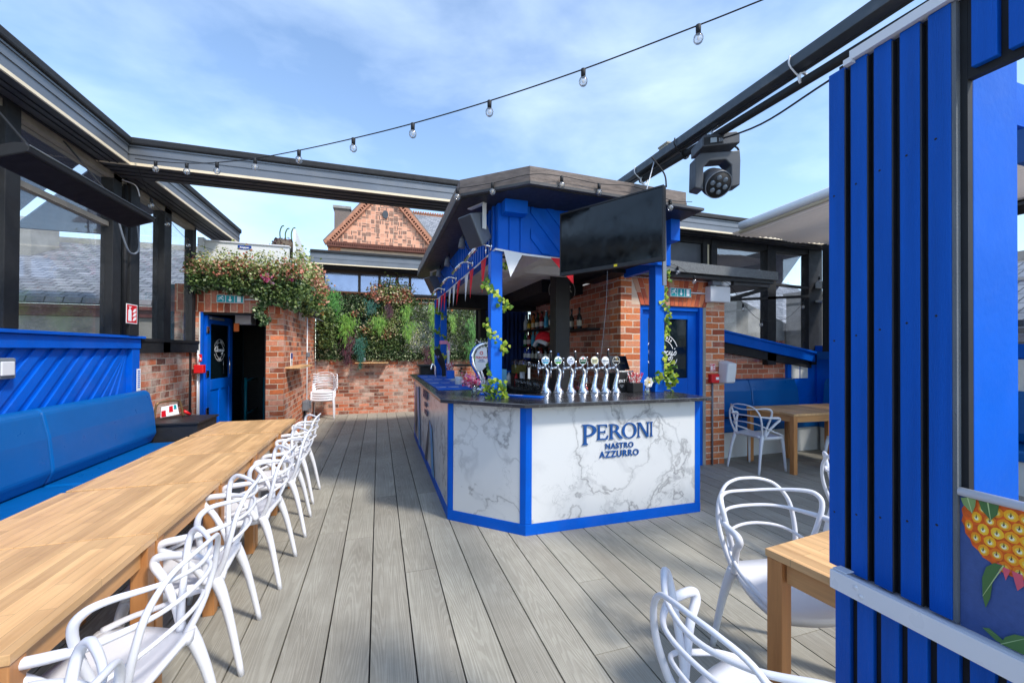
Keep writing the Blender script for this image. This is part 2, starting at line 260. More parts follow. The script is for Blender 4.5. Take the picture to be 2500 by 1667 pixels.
# ---------------------------------------------------------------- mesh builder
OFF={}
def setp(o,label=None,cat=None,group=None,kind=None):
    for k,v in (('label',label),('category',cat),('group',group),('kind',kind)):
        if v: o[k]=v
class MB:
    def __init__(s): s.v=[]; s.f=[]; s.mi=[]; s.m=0; s.sm=[]
    def add(s,vs,fs,smooth=False):
        b=len(s.v); s.v+= [tuple(p) for p in vs]
        for f in fs: s.f.append([i+b for i in f]); s.mi.append(s.m); s.sm.append(smooth)
        return s
    def box(s,x0,x1,y0,y1,z0,z1):
        x0,x1=min(x0,x1),max(x0,x1); y0,y1=min(y0,y1),max(y0,y1); z0,z1=min(z0,z1),max(z0,z1)
        v=[(x0,y0,z0),(x1,y0,z0),(x1,y1,z0),(x0,y1,z0),(x0,y0,z1),(x1,y0,z1),(x1,y1,z1),(x0,y1,z1)]
        return s.add(v,[(0,3,2,1),(4,5,6,7),(0,1,5,4),(1,2,6,5),(2,3,7,6),(3,0,4,7)])
    def obox(s,c,size,ax,ay,az):
        c=Vector(c); ax,ay,az=[Vector(a).normalized()*(d/2) for a,d in zip((ax,ay,az),size)]
        v=[c+ax*i+ay*j+az*k for k in (-1,1) for i,j in ((-1,-1),(1,-1),(1,1),(-1,1))]
        return s.add(v,[(0,3,2,1),(4,5,6,7),(0,1,5,4),(1,2,6,5),(2,3,7,6),(3,0,4,7)])
    def bar(s,a,b,w,h,up=(0,0,1)):
        a=Vector(a);b=Vector(b);d=(b-a).normalized();u=Vector(up);x=d.cross(u)
        if x.length<1e-4: x=Vector((1,0,0))
        x.normalize(); u=x.cross(d)
        return s.obox((a+b)/2,(w,(b-a).length,h),x,d,u)
    def prism(s,poly,d,rev=False):
        """poly: 3D points of one face, d: extrusion vector"""
        n=len(poly); d=Vector(d); v=[Vector(p) for p in poly]+[Vector(p)+d for p in poly]
        fs=[tuple(range(n-1,-1,-1)),tuple(range(n,2*n))]+[(i,(i+1)%n,n+(i+1)%n,n+i) for i in range(n)]
        return s.add(v,fs)
    def tube(s,pts,r,n=8,caps=True,flat=None,smooth=True):
        pts=[Vector(p) for p in pts]; rs=r if isinstance(r,(list,tuple)) else [r]*len(pts)
        v=[];f=[];prev=None
        for i,p in enumerate(pts):
            d=(pts[min(i+1,len(pts)-1)]-pts[max(i-1,0)]).normalized()
            if prev is None:
                a=d.cross(Vector((0,0,1)))
                if a.length<.1: a=d.cross(Vector((1,0,0)))
            else: a=prev-d*prev.dot(d)
            a.normalize(); b=d.cross(a); prev=a
            for k in range(n):
                t=2*math.pi*k/n; v.append(p+(a*math.cos(t)+b*math.sin(t))*rs[i])
        for i in range(len(pts)-1):
            for k in range(n): f.append((i*n+k,i*n+(k+1)%n,(i+1)*n+(k+1)%n,(i+1)*n+k))
        if caps: f.append(tuple(range(n-1,-1,-1))); f.append(tuple(range((len(pts)-1)*n,len(pts)*n)))
        return s.add(v,f,smooth)
    def lathe(s,prof,c=(0,0,0),n=20,axis=(0,0,1),smooth=True):
        az=Vector(axis).normalized(); ax=az.orthogonal().normalized(); ay=az.cross(ax); c=Vector(c); v=[];f=[]
        for r_,h in prof:
            for k in range(n):
                t=2*math.pi*k/n; v.append(c+az*h+(ax*math.cos(t)+ay*math.sin(t))*max(r_,.0002))
        for i in range(len(prof)-1):
            for k in range(n): f.append((i*n+k,i*n+(k+1)%n,(i+1)*n+(k+1)%n,(i+1)*n+k))
        f.append(tuple(range(n-1,-1,-1))); f.append(tuple(range((len(prof)-1)*n,len(prof)*n)))
        return s.add(v,f,smooth)
    def ball(s,c,r,n=12,sz=1):
        return s.lathe([(r*math.sin(math.pi*i/8),-r*sz*math.cos(math.pi*i/8)) for i in range(9)],c,n)
    def leaf(s,p,size,rnd=None,droop=0,asp=.45):
        d=Vector((random.gauss(0,1),random.gauss(0,1),random.gauss(0,1)-droop)).normalized(); a=d.orthogonal().normalized()
        a=(Matrix.Rotation(random.uniform(0,6.28),3,d)@a); n_=d.cross(a); p=Vector(p); L=size*random.uniform(.7,1.3); W=L*asp
        v=[p,p+d*L*.45+a*W+n_*W*.3,p+d*L,p+d*L*.45-a*W+n_*W*.3]
        return s.add(v,[(0,1,2),(0,2,3)],False)
    def text(s,txt,size,O,X,Y,ext=.002,align='CENTER',bold=0,shear=0,space=1):
        cu=bpy.data.curves.new('t','FONT'); cu.body=txt; cu.size=size; cu.align_x=align; cu.extrude=ext; cu.offset=bold; cu.shear=shear; cu.space_character=space; cu.resolution_u=3
        ob=bpy.data.objects.new('t',cu); scene.collection.objects.link(ob); dg=bpy.context.evaluated_depsgraph_get(); me=ob.evaluated_get(dg).to_mesh()
        X=Vector(X).normalized();Y=Vector(Y).normalized();Z=X.cross(Y);O=Vector(O)
        s.add([O+X*v.co.x+Y*v.co.y+Z*v.co.z for v in me.vertices],[tuple(p.vertices) for p in me.polygons])
        ob.evaluated_get(dg).to_mesh_clear(); bpy.data.objects.remove(ob); bpy.data.curves.remove(cu); return s
    def arc(s,O,X,Y,r,w,a0,a1,ext=.002,n=40):
        O=Vector(O);X=Vector(X).normalized();Y=Vector(Y).normalized();Z=X.cross(Y)*ext
        for i in range(n):
            t0=R(a0+(a1-a0)*i/n);t1=R(a0+(a1-a0)*(i+1)/n)
            q=[O+(X*math.cos(t)+Y*math.sin(t))*rr for t,rr in ((t0,r-w/2),(t0,r+w/2),(t1,r+w/2),(t1,r-w/2))]
            s.prism(q,Z)
        return s
    def disc(s,O,X,Y,r,ext=.004,n=28,ry=None):
        O=Vector(O);X=Vector(X).normalized();Y=Vector(Y).normalized();Z=X.cross(Y)*ext; ry=ry or r
        return s.prism([O+X*r*math.cos(2*math.pi*i/n)+Y*ry*math.sin(2*math.pi*i/n) for i in range(n)],Z)
    def poly(s,O,X,Y,pts,ext=.002):
        O=Vector(O);X=Vector(X).normalized();Y=Vector(Y).normalized();Z=X.cross(Y)*ext
        return s.prism([O+X*a+Y*b for a,b in pts],Z)
    def build(s,name,m,parent=None,label=None,bevel=0,local=False,sub=0,kind=None):
        off=Vector((0,0,0)) if (parent is None or local) else OFF.get(parent.name,Vector((0,0,0)))
        me=bpy.data.meshes.new(name); me.from_pydata([tuple(Vector(p)-off) for p in s.v],[],s.f)
        for q in (m if isinstance(m,(list,tuple)) else [m]): me.materials.append(q)
        for p,i,sm in zip(me.polygons,s.mi,s.sm): p.material_index=i; p.use_smooth=sm
        me.update(); o=bpy.data.objects.new(name,me); scene.collection.objects.link(o)
        if parent is not None: o.parent=parent; OFF[o.name]=off if not local else Vector((0,0,0))
        else: OFF[o.name]=Vector((0,0,0))
        if label: o['label']=label
        if kind: o['kind']=kind
        if bevel:
            b=o.modifiers.new('b','BEVEL'); b.width=bevel; b.segments=2; b.limit_method='ANGLE'
        if sub:
            b=o.modifiers.new('s','SUBSURF'); b.levels=sub; b.render_levels=sub
        return o
def thing(name,label,cat,loc=(0,0,0),group=None,kind=None):
    o=bpy.data.objects.new(name,None); o.empty_display_size=.1; scene.collection.objects.link(o); o.location=loc; OFF[o.name]=Vector(loc); setp(o,label,cat,group,kind); return o
def single(o,label,cat,group=None,kind=None): setp(o,label,cat,group,kind); return o
def struct(name,mb,m): o=mb.build(name,m); o['kind']='structure'; return o
KIDS={}
def dup(root,loc,rz,label,group=None,name=None):
    def cp(o,par):
        c=o.copy(); scene.collection.objects.link(c)
        if par is not None: c.parent=par
        for ch in [x for x in ALLK.get(o.name,[])]: cp(ch,c)
        return c
    ALLK={}
    for o in scene.objects:
        if o.parent: ALLK.setdefault(o.parent.name,[]).append(o)
    c=cp(root,None); c.location=loc; c.rotation_euler=(0,0,rz)
    if label: c['label']=label
    if group: c['group']=group
    return c
def smooth(pts,n=5):
    """Catmull-Rom through points"""
    P=[Vector(p) for p in pts]; o=[]
    for i in range(len(P)-1):
        a,b,c,d=P[max(i-1,0)],P[i],P[i+1],P[min(i+2,len(P)-1)]
        for k in range(n):
            t=k/n; o.append(.5*((2*b)+(c-a)*t+(2*a-5*b+4*c-d)*t*t+(3*b-a-3*c+d)*t**3))
    o.append(P[-1]); return o
X_=(1,0,0);Y_=(0,1,0);Z_=(0,0,1);NX=(-1,0,0);NY=(0,-1,0)
SCRIPT=[[(.9,1.7),(.6,2.0),(.1,1.6),(-.1,.8),(.2,.05),(.8,.1),(1.1,.5),(1.5,1.5),(1.55,2.1),(1.3,1.9),(1.25,.6),(1.45,.02),(1.75,.3)],
 [(2.4,.85),(2.0,.95),(1.75,.5),(1.9,.05),(2.3,.3),(2.5,.9),(2.4,.1),(2.7,.1),(2.95,.9),(2.85,.02),(3.2,.8),(3.45,.85),(3.4,.1),(3.65,.15)],
 [(4.1,.85),(3.75,.8),(3.65,.35),(3.85,.02),(4.25,.3),(4.5,.9),(4.5,.2),(4.8,.2),(5.0,.95),(4.8,-.6),(4.4,-1.1),(4.3,-.7),(5.2,.1),(5.7,.9),(5.85,.4),(5.6,.0),(5.3,.15)],[(5.5,1.6),(5.42,1.3)]]
def crest(mb,O,X,Y,r):
    """round two-ring pub crest: EST. 1824 / script name / CORK"""
    O=Vector(O);X=Vector(X).normalized();Y=Vector(Y).normalized()
    mb.arc(O,X,Y,r,r*.035,20,160); mb.arc(O,X,Y,r,r*.035,200,340); mb.arc(O,X,Y,r*.70,r*.035,18,162); mb.arc(O,X,Y,r*.70,r*.035,198,342)
    def around(t,rad,mid,step,flip):
        for i,ch in enumerate(t):
            a=R(mid+(-1 if not flip else 1)*(i-(len(t)-1)/2)*step); c=O+(X*math.cos(a)+Y*math.sin(a))*rad
            if not flip: x=X*math.sin(a)-Y*math.cos(a); y=X*math.cos(a)+Y*math.sin(a)
            else: x=-X*math.sin(a)+Y*math.cos(a); y=-(X*math.cos(a)+Y*math.sin(a))
            mb.text(ch,r*.2,c-y*r*.07,x,y,.001,'CENTER',r*.004)
    around('EST. 1824',r*.85,90,10,False); around('CORK',r*.85,270,11,True)
    k=r*.3
    for st in SCRIPT:
        pts=smooth([O+X*((a-2.9)*k*.98)+Y*((b-.55)*k*.8)+X*(b*.1*k) for a,b in st],6); mb.tube(pts,r*.026,5)
# ================================================================ SETTING
def build_setting():
    b=MB().box(-400,400,-400,400,-9.2,-9); struct('ground',b,M['concrete'])
    # deck boards
    b=MB(); W=.2135; k0=int(-3.3/W)-1
    for k in range(-16,36):
        x0=-.034+W*k; random.seed(100+k); y=-2.2-random.uniform(0,3.6)
        while y<10.45:
            y1=y+3.6; b.box(x0+.004,x0+W-.004,max(y,-2.2)+.0025,min(y1,10.45)-.0025,-.03,0); y=y1
    o=struct('deck',b,M['deck'])
    b=MB().box(-3.5,7.8,-2.2,10.45,-.3,-.035); struct('deck_base',b,M['blackmat'])
build_setting(); random.seed(11)
# ---------------------------------------------------------------- left low wall, wainscot
XL=-2.55
o=MB().box(-2.75,XL,5.58,7.12,0,1.47).build('brick_wall',M['brick_old']); single(o,'low washed brick wall between the blue booth panel and the left door','wall')
t=thing('wainscot','blue boarded booth panel with diagonal boards behind the left bench','wall panel',(-2.55,2,0))
MB().box(-2.75,-2.56,-1.8,5.44,0,1.52).build('board',M['blue'],t)
b=MB(); y=-1.9
while y<5.4:
    z0,z1=.75,1.52; y0=y; y1=y+(z1-z0)
    pts=[(y0,z0),(y0+.115,z0),(y1+.115,z1),(y1,z1)]
    pts=[(min(p,5.42),q) for p,q in pts]
    if y0<5.3: b.prism([(-2.56,p,q) for p,q in pts],(.018,0,0))
    y+=.19
b.build('diagonal_boards',M['blue'],t,bevel=.004)
MB().box(-2.76,-2.50,-1.8,5.60,1.52,1.625).build('top_rail',M['blue'],t,bevel=.004)
MB().box(-2.78,-2.47,-1.8,5.62,1.628,1.655).build('cap',M['blue'],t,bevel=.004)
MB().box(-2.75,-2.51,5.44,5.58,0,1.518).build('end_post',M['blue'],t,bevel=.003)
b=MB(); b.m=0; b.box(-2.50,-2.497,5.50,5.575,.98,1.30); b.build('notice',M['signwhite'],t)
b=MB()
for i in range(9): b.box(-2.497,-2.495,5.515,5.56,1.27-i*.022,1.28-i*.022)
b.build('print',M['blue'],t)
b=MB().box(-2.54,-2.49,3.76,3.93,1.30,1.45); sw=b.build('switch_box',M['grey'],None,bevel=.012); single(sw,'grey double light switch on the blue booth panel','switch')
b=MB().box(-2.49,-2.478,3.79,3.90,1.325,1.425); b.build('rocker',M['white'],sw,bevel=.006)
# left glazing
t=thing('window_screen','black framed glass screen above the left booth, three tall panes','window',(-2.55,5,0))
for y0,y1,x0,x1 in ((3.80,3.93,-2.62,-2.48),(5.06,5.20,-2.60,-2.50),(5.28,5.45,-2.62,-2.46),(6.08,6.26,-2.62,-2.50),(6.93,7.05,-2.62,-2.52)):
    MB().box(x0,x1,y0,y1,1.47 if y0>5.5 else 1.656,3.255).build('post',M['blackmat'],t,bevel=.004)
for y0,y1 in ((2.2,2.33),(.6,.73)): MB().box(-2.62,-2.48,y0,y1,1.656,3.255).build('post',M['blackmat'],t)
MB().box(-2.62,-2.50,-1.8,6.93,3.20,3.254).build('head_rail',mat('grey_timber',srgb(128,120,108),.7,var=.2),t)
MB().box(-2.62,-2.50,5.58,7.12,1.47,1.60).build('bottom_rail',M['blackmat'],t)
MB().box(-2.60,-2.49,5.58,7.12,1.60,1.635).build('sill',M['blackmat'],t)
for y0,y1 in ((3.93,5.06),(2.33,3.80)): MB().box(-2.585,-2.535,y0,y1,2.72,2.765).build('transom',mat('grey_timber',srgb(128,120,108),.7),t)
for y0,y1,z0 in ((3.93,5.06,1.656),(5.45,6.08,1.635),(6.26,6.93,1.635),(2.33,3.80,1.656)):
    MB().box(-2.566,-2.558,y0,y1,z0,3.20).build('pane',M['glass'],t)
b=MB(); b.tube([(-2.49,5.24,1.66),(-2.49,5.24,3.2)],.02,10); b.build('downpipe',M['blackmat'],t)
b=MB(); b.tube(smooth([(-2.47,5.02,3.0),(-2.44,5.05,2.72),(-2.42,5.17,2.50),(-2.42,5.34,2.58),(-2.46,5.36,2.95)],8),.009,6); b.build('cable',M['grey'],t)
b=MB(); b.tube(smooth([(-2.52,5.2,3.24),(-2.4,5.22,3.2),(-2.38,5.26,3.1)],6),.006,6); b.build('loose_wire',M['white'],t)
# outside left: neighbour's roof
t=thing('slate_roof_building','neighbouring slate roofed building seen through the left windows','building',(-7,9,0))
MB().box(-14,-2.85,8.6,9.0,-3,2.04).build('parapet_wall',M['concrete'],t)
b=MB().box(-14,-2.85,8.55,8.75,2.045,2.20); b.box(-14,-2.85,8.50,8.6,2.17,2.23); b.build('gutter',mat('red_brown_paint',srgb(96,52,50),.5,var=.2),t)
b=MB().prism([(-14,8.7,2.25),(-2.85,8.7,2.25),(-2.85,12.6,3.95),(-14,12.6,3.95)],(0,.05,.12)); b.build('roof',M['slate'],t)
b=MB().box(-14,-2.85,12.55,12.8,3.95,4.16); b.build('ridge',M['concrete'],t)
MB().box(-9.2,-6.9,11.2,12.0,3.0,4.25).build('chimney',M['concrete'],t)
t=thing('awning_sail','navy sail awning above the neighbouring roof outside the left windows','awning',(-3.4,5,3.35))
b=MB(); b.prism([(x,y,3.35) for x,y in [(-2.65,2.6),(-2.65,4.98),(-3.6,6.08),(-5.0,7.75),(-6,7.75),(-6,2.6)]],(0,0,.02)); b.build('sheet',M['navy'],t)
b=MB(); b.prism([(x,y,3.37) for x,y in [(-2.65,5.15),(-2.65,6.5),(-4.2,8.4),(-5.4,8.4)]],(0,0,.02)); b.build('sheet',M['navy'],t)
# ---------------------------------------------------------------- roof frame beams
def beam(name,label,x0,x1,y0,y1,inner,z=3.255,h=.25):
    """inner: which side faces the open court: '+x','-y','-x'"""
    t=thing(name,label,'roof beam',((x0+x1)/2,(y0+y1)/2,z))
    e=.004
    MB().box(x0,x1,y0,y1,z+e,z+.02).build('soffit',M['soffit'],t)
    if inner=='+x':
        MB().box(x0,x1-.012,y0,y1,z+.022,z+h-.06).build('web',M['grey_metal'],t)
        b=MB().box(x1-.011,x1-.004,y0,y1,z+h*.42,z+h*.44); b.box(x1-.011,x1-.002,y0,y1,z+h-.075,z+h-.06); b.build('flange',M['grey_metal'],t)
        MB().box(x0,x1+.02,y0,y1,z+h-.058,z+h+.012).build('gutter',M['blackmat'],t,bevel=.015)
        MB().box(x1-.008,x1+.006,y0,y1,z-.004,z+.021).build('light_strip',M['cream'],t)
        b=MB()
        for k in (.08,.16,.22): b.box(x0+k,x0+k+.006,y0,y1,z-.004,z+.003)
        b.build('soffit_ribs',M['blackmat'],t)
    else:
        MB().box(x0,x1,y0+.012,y1,z+.022,z+h-.06).build('web',M['grey_metal'],t)
        b=MB().box(x0,x1,y0+.004,y0+.011,z+h*.42,z+h*.44); b.box(x0,x1,y0+.002,y0+.011,z+h-.075,z+h-.06); b.build('flange',M['grey_metal'],t)
        MB().box(x0,x1,y0-.02,y1,z+h-.058,z+h+.012).build('gutter',M['blackmat'],t,bevel=.015)
        MB().box(x0,x1,y0-.006,y0+.008,z-.004,z+.021).build('light_strip',M['cream'],t)
        b=MB()
        for k in (.10,.2,.3):
            if y0+k<y1: b.box(x0,x1,y0+k,y0+k+.006,z-.004,z+.003)
        b.build('soffit_ribs',M['blackmat'],t)
    return t
beam('roof_beam','grey steel roof beam with cream strip along the left wall, nearest the camera',-2.56,-2.25,-1.8,4.79,'+x')
beam('roof_beam','grey steel roof beam beyond the cross beam, running back along the left wall',-2.56,-2.22,5.21,7.95,'+x')
beam('cross_beam','long grey steel cross beam spanning the whole terrace behind the string lights',-2.56,7.25,4.80,5.20,'-y')
beam('roof_beam','short grey steel beam over the rear window above the green wall',-1.45,3.4,9.9,10.5,'-y',3.40,.30)
t=thing('steel_beam','dark square steel beam running overhead from the bar roof to the camera','beam',(2.3,2,3.18))
MB().box(2.25,2.36,.2,4.78,3.153,3.218).build('box_section',M['steel'],t,bevel=.003)
b=MB().box(2.27,2.33,2.86,2.96,3.218,3.25).box(2.265,2.335,2.85,2.97,3.25,3.262); b.build('bracket_block',mat('beige_block',srgb(150,142,124),.7),t)
t=thing('lighting_pipe','black scaffold pipe hung under the square beam carrying the stage light','pipe',(2.33,2,3.1))
b=MB(); b.tube([(2.33,.5,3.05),(2.33,1.55,3.075),(2.33,3.30,3.115)],.027,12); b.build('tube',M['blackmat'],t)
for y in (1.75,2.72,3.26):
    b=MB(); b.arc((2.33,y,3.10),X_,Z_,.034,.012,0,360,.012,20) ; b.build('pipe_clamp',M['white'] if y!=2.72 else M['blackmat'],t)
    b=MB(); b.tube(smooth([(2.30,y,3.11),(2.24,y+.01,3.17),(2.245,y+.01,3.225)],4),.005,5); b.build('cable_tie',M['white'] if y!=2.72 else M['blackmat'],t)
o=MB().tube(smooth([(2.30,.6,3.12),(2.31,1.4,3.13),(2.30,2.2,3.14),(2.29,2.6,3.14),(2.30,3.2,3.145),(2.22,3.35,3.10)],6),.007,6).build('cable',M['blackmat']); single(o,'thin black cable strung along the top of the scaffold pipe','cable')
o=MB().tube(smooth([(2.36,.9,3.04),(2.36,1.6,3.02),(2.36,2.05,3.0),(2.33,2.45,3.07)],6),.006,6).build('cable',M['blackmat']); single(o,'black cable sagging below the scaffold pipe to the right of the stage light','cable')
# ---------------------------------------------------------------- left stair enclosure with door
t=thing('stair_enclosure','brick stair enclosure with open blue door, left rear of the terrace','building',(-1.9,8,0))
YD=7.12
MB().box(-2.80,-2.485,YD,YD+.12,0,2.06).build('jamb_pier',M['brick_old'],t)
MB().box(-1.64,-1.40,YD,10.42,0,2.06).build('side_wall',M['brick_block'],t)
MB().box(-2.80,-1.40,YD,YD+.30,2.062,2.46).build('lintel',M['soldier'],t)
MB().box(-1.64,-1.40,YD+.302,10.42,2.062,2.46).build('side_wall',M['brick_block'],t)
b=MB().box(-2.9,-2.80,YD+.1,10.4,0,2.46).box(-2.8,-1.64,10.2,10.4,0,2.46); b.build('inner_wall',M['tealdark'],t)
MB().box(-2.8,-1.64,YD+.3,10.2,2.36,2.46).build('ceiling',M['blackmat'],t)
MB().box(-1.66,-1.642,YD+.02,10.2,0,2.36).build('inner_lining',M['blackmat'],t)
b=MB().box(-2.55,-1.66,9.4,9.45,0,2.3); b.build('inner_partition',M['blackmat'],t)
b=MB()
for z in (.35,.95): b.tube([(-2.3,8.6,z),(-2.3,9.3,z)],.02,8)
for x in (-2.3,-2.0): b.tube([(x,8.6,0),(x,8.6,1.0)],.025,8)
b.build('handrail',mat('teal_paint',srgb(0,110,130),.4),t)
MB().box(-2.20,-1.98,7.65,7.95,1.92,2.2).build('duct_box',M['white'],t)
MB().box(-2.21,-2.14,7.62,7.65,1.80,1.93).build('orange_tag',mat('orange_plastic',srgb(240,110,20),.4),t)
MB().box(-2.483,-2.455,YD-.01,YD+.09,0,2.06).build('door_frame',M['blue'],t)
MB().box(-2.50,-2.484,YD-.008,YD+.02,0,2.06).build('white_edge',M['panelwhite'],t)
MB().box(-2.455,-1.642,YD+.02,YD+.08,2.03,2.058).build('frame_head',M['blackmat'],t)
# door leaf, open inwards
dax=Vector((.082,.83,0)).normalized(); dn=Vector((dax.y,-dax.x,0)); H=Vector((-2.44,YD+.06,0))
def D(u,z,n=0): return H+dax*u+dn*n+Vector((0,0,z))
def dbox(b,u0,u1,z0,z1,n0,n1):
    return b.obox(D((u0+u1)/2,(z0+z1)/2,(n0+n1)/2),(u1-u0,abs(n1-n0),z1-z0),dax,dn,Z_)
b=MB(); dbox(b,0,.11,0,2.02,-.02,.022); dbox(b,.72,.83,0,2.02,-.02,.022); dbox(b,.11,.72,1.9,2.02,-.02,.022); dbox(b,.11,.72,.90,1.06,-.02,.022); dbox(b,.11,.72,0,.22,-.02,.022); dbox(b,.38,.45,.22,.90,-.02,.022); dbox(b,.11,.72,.22,.90,-.015,.008)
dr=b.build('door',M['blue'],t,bevel=.004)
b=MB(); dbox(b,.11,.72,1.06,1.9,-.004,.006); gl=b.build('door_glass',M['glassdark'],dr)
b=MB(); crest(b,D(.41,1.5,.009),dax,Z_,.17); b.build('crest',M['signwhite'],dr)
b=MB(); dbox(b,.05,.45,1.96,2.0,.024,.06); b.build('door_closer',M['grey'],dr)
b=MB(); b.tube([D(.66,1.12,.05),D(.66,1.40,.05)],.009,8); b.build('handle',M['chrome'],dr)
for z in (.55,1.1,1.75):
    b=MB(); dbox(b,-.02,.05,z,z+.1,.023,.03); b.build('hinge',M['steel_bright'],dr)
# black post + fixtures left of the door
t2=thing('conduit_post','narrow black post with conduit at the corner of the left brick wall','post',(-2.54,7.0,0))
MB().box(-2.60,-2.54,6.93,6.99,0,1.46).build('post',M['blackmat'],t2)
b=MB(); b.tube([(-2.50,7.08,0),(-2.50,7.08,1.25)],.011,8); b.tube([(-2.50,7.08,1.28),(-2.50,7.08,1.5)],.011,8); b.build('conduit',M['white'],t2)
o=MB().box(-2.52,-2.40,6.99,7.08,1.17,1.29).build('call_point',M['red'],bevel=.008); single(o,'red fire alarm call point left of the open blue door','fire alarm')
t2=thing('fire_alarm_sign','tiny red fire alarm notice above the left call point','sign',(-2.48,7.09,1.4))
MB().box(-2.51,-2.455,7.095,7.10,1.34,1.44).build('plate',M['signred'],t2)
b=MB().box(-2.50,-2.485,7.091,7.094,1.36,1.42).box(-2.475,-2.463,7.091,7.094,1.36,1.39); b.build('pictogram',M['signwhite'],t2)
def running_man(b,O,X,Y,s):
    P=lambda a,c:(a*s,c*s)
    b.disc(Vector(O)+Vector(X)*(.18*s)+Vector(Y)*(.40*s),X,Y,.085*s,.001,12)
    for q in ([(-.05,.28),(.12,.34),(.06,.02),(-.08,.04)],[(.05,.05),(.30,-.06),(.26,-.14),(-.02,-.04)],[(.30,-.06),(.22,-.38),(.30,-.38),(.38,-.08)],[(-.06,.06),(-.16,-.16),(-.42,-.22),(-.42,-.14),(-.20,-.08),(-.14,.06)],[(.10,.30),(.34,.16),(.40,.22),(.12,.36)],[(-.05,.28),(-.28,.22),(-.34,.04),(-.26,.02),(-.22,.14),(-.02,.20)]):
        b.poly(O,X,Y,[P(*c) for c in q],.001)
def exit_sign(name,label,O,X,Y,w,h,body_d=.05,rnd=False):
    """O = lower-left corner of the front face"""
    O=Vector(O);X=Vector(X).normalized();Y=Vector(Y).normalized();Z=X.cross(Y)
    t=thing(name,label,'exit sign',O)
    b=MB(); b.prism([O-Z*body_d,O+X*w-Z*body_d,O+X*w+Y*h-Z*body_d,O+Y*h-Z*body_d],Z*body_d); b.build('housing',M['white'],t,bevel=.006)
    b=MB(); m=.008
    for a,c in ((m,w*.32),(w*.35,w*.65),(w*.68,w-m)): b.poly(O+Z*.001,X,Y,[(a,m),(c,m),(c,h-m),(a,h-m)],.001)
    b.build('green_panel',M['signgreen'],t)
    b=MB(); o2=O+Z*.0025; running_man(b,o2+X*(w*.165)+Y*(h*.5),X,Y,h*.8)
    cx=w*.5; b.poly(o2,X,Y,[(cx-h*.06,h*.82),(cx-h*.06,h*.42),(cx-h*.22,h*.42),(cx,h*.14),(cx+h*.22,h*.42),(cx+h*.06,h*.42),(cx+h*.06,h*.82)],.001)
    b.poly(o2,X,Y,[(w*.76,h*.14),(w*.90,h*.14),(w*.90,h*.86),(w*.76,h*.86)],.001); b.build('pictogram',M['signwhite'],t)
    return t
exit_sign('exit_sign','green fire exit sign with running man over the left open door',(-2.27,7.06,2.20),X_,Z_,.345,.115)
o=MB().tube([(-1.92,7.09,2.26),(-1.62,7.09,2.27)],.012,8).build('conduit',M['white']); single(o,'short white conduit running right from the left exit sign','pipe')
def fire_sign(name,label,O,X,Y,w,h):
    O=Vector(O);X=Vector(X).normalized();Y=Vector(Y).normalized(); Z=X.cross(Y)
    t=thing(name,label,'sign',O); b=MB(); b.poly(O,X,Y,[(0,0),(w,0),(w,h),(0,h)],.003); b.build('plate',M['signwhite'],t)
    b=MB(); b.poly(O+Z*.003,X,Y,[(w*.05,h*.04),(w*.95,h*.04),(w*.95,h*.96),(w*.05,h*.96)],.001); b.build('red_field',M['signred'],t)
    b=MB(); o=O+Z*.0045
    b.poly(o,X,Y,[(w*.16,h*.12),(w*.44,h*.12),(w*.44,h*.66),(w*.36,h*.74),(w*.24,h*.74),(w*.16,h*.66)],.001); b.poly(o,X,Y,[(w*.26,h*.75),(w*.34,h*.75),(w*.34,h*.84),(w*.26,h*.84)],.001); b.poly(o,X,Y,[(w*.2,h*.84),(w*.46,h*.84),(w*.46,h*.88),(w*.2,h*.88)],.001)
    for k in range(3):
        q=h*.14+k*h*.22; b.poly(o,X,Y,[(w*.54,q),(w*.72,q+h*.02),(w*.88,q+h*.12),(w*.84,q+h*.26),(w*.78,q+h*.15),(w*.70,q+h*.20),(w*.62,q+h*.10)],.001)
    b.build('pictogram',M['signwhite'],t); return t
fire_sign('fire_extinguisher_sign','red fire extinguisher sign on the black post at the left',(-2.457,5.20,1.78),Y_,Z_,.20,.20)
# white insulated panel above door block
t=thing('insulated_panel','white insulated panel with blue maker label behind the pink flowers','panel',(-1.9,7.2,2.8))
MB().box(-2.56,-2.48,7.2,7.28,2.46,3.17).build('edge_post',M['panelwhite'],t)
MB().box(-2.475,-1.36,7.22,7.30,2.46,3.12).build('sheet',M['panelwhite'],t)
MB().box(-2.475,-1.35,7.20,7.31,3.122,3.14).build('top_trim',M['white'],t)
MB().box(-2.05,-1.87,7.214,7.219,3.035,3.095).build('label',mat('label_blue',srgb(20,60,140),.4),t)
b=MB().text('Kingspan',.034,(-1.96,7.212,3.055),X_,Z_,.001,'CENTER',.001); b.build('lettering',M['signwhite'],t)
t=thing('side_cladding','white sloping side cladding at the top of the stair enclosure','panel',(-1.4,9,2.8))
b=MB().prism([(-1.44,7.32,2.47),(-1.44,9.8,2.47),(-1.44,9.8,3.3),(-1.44,8.0,3.62),(-1.44,8.0,2.9)],(.04,0,0)); b.build('sheet',M['panelwhite'],t)
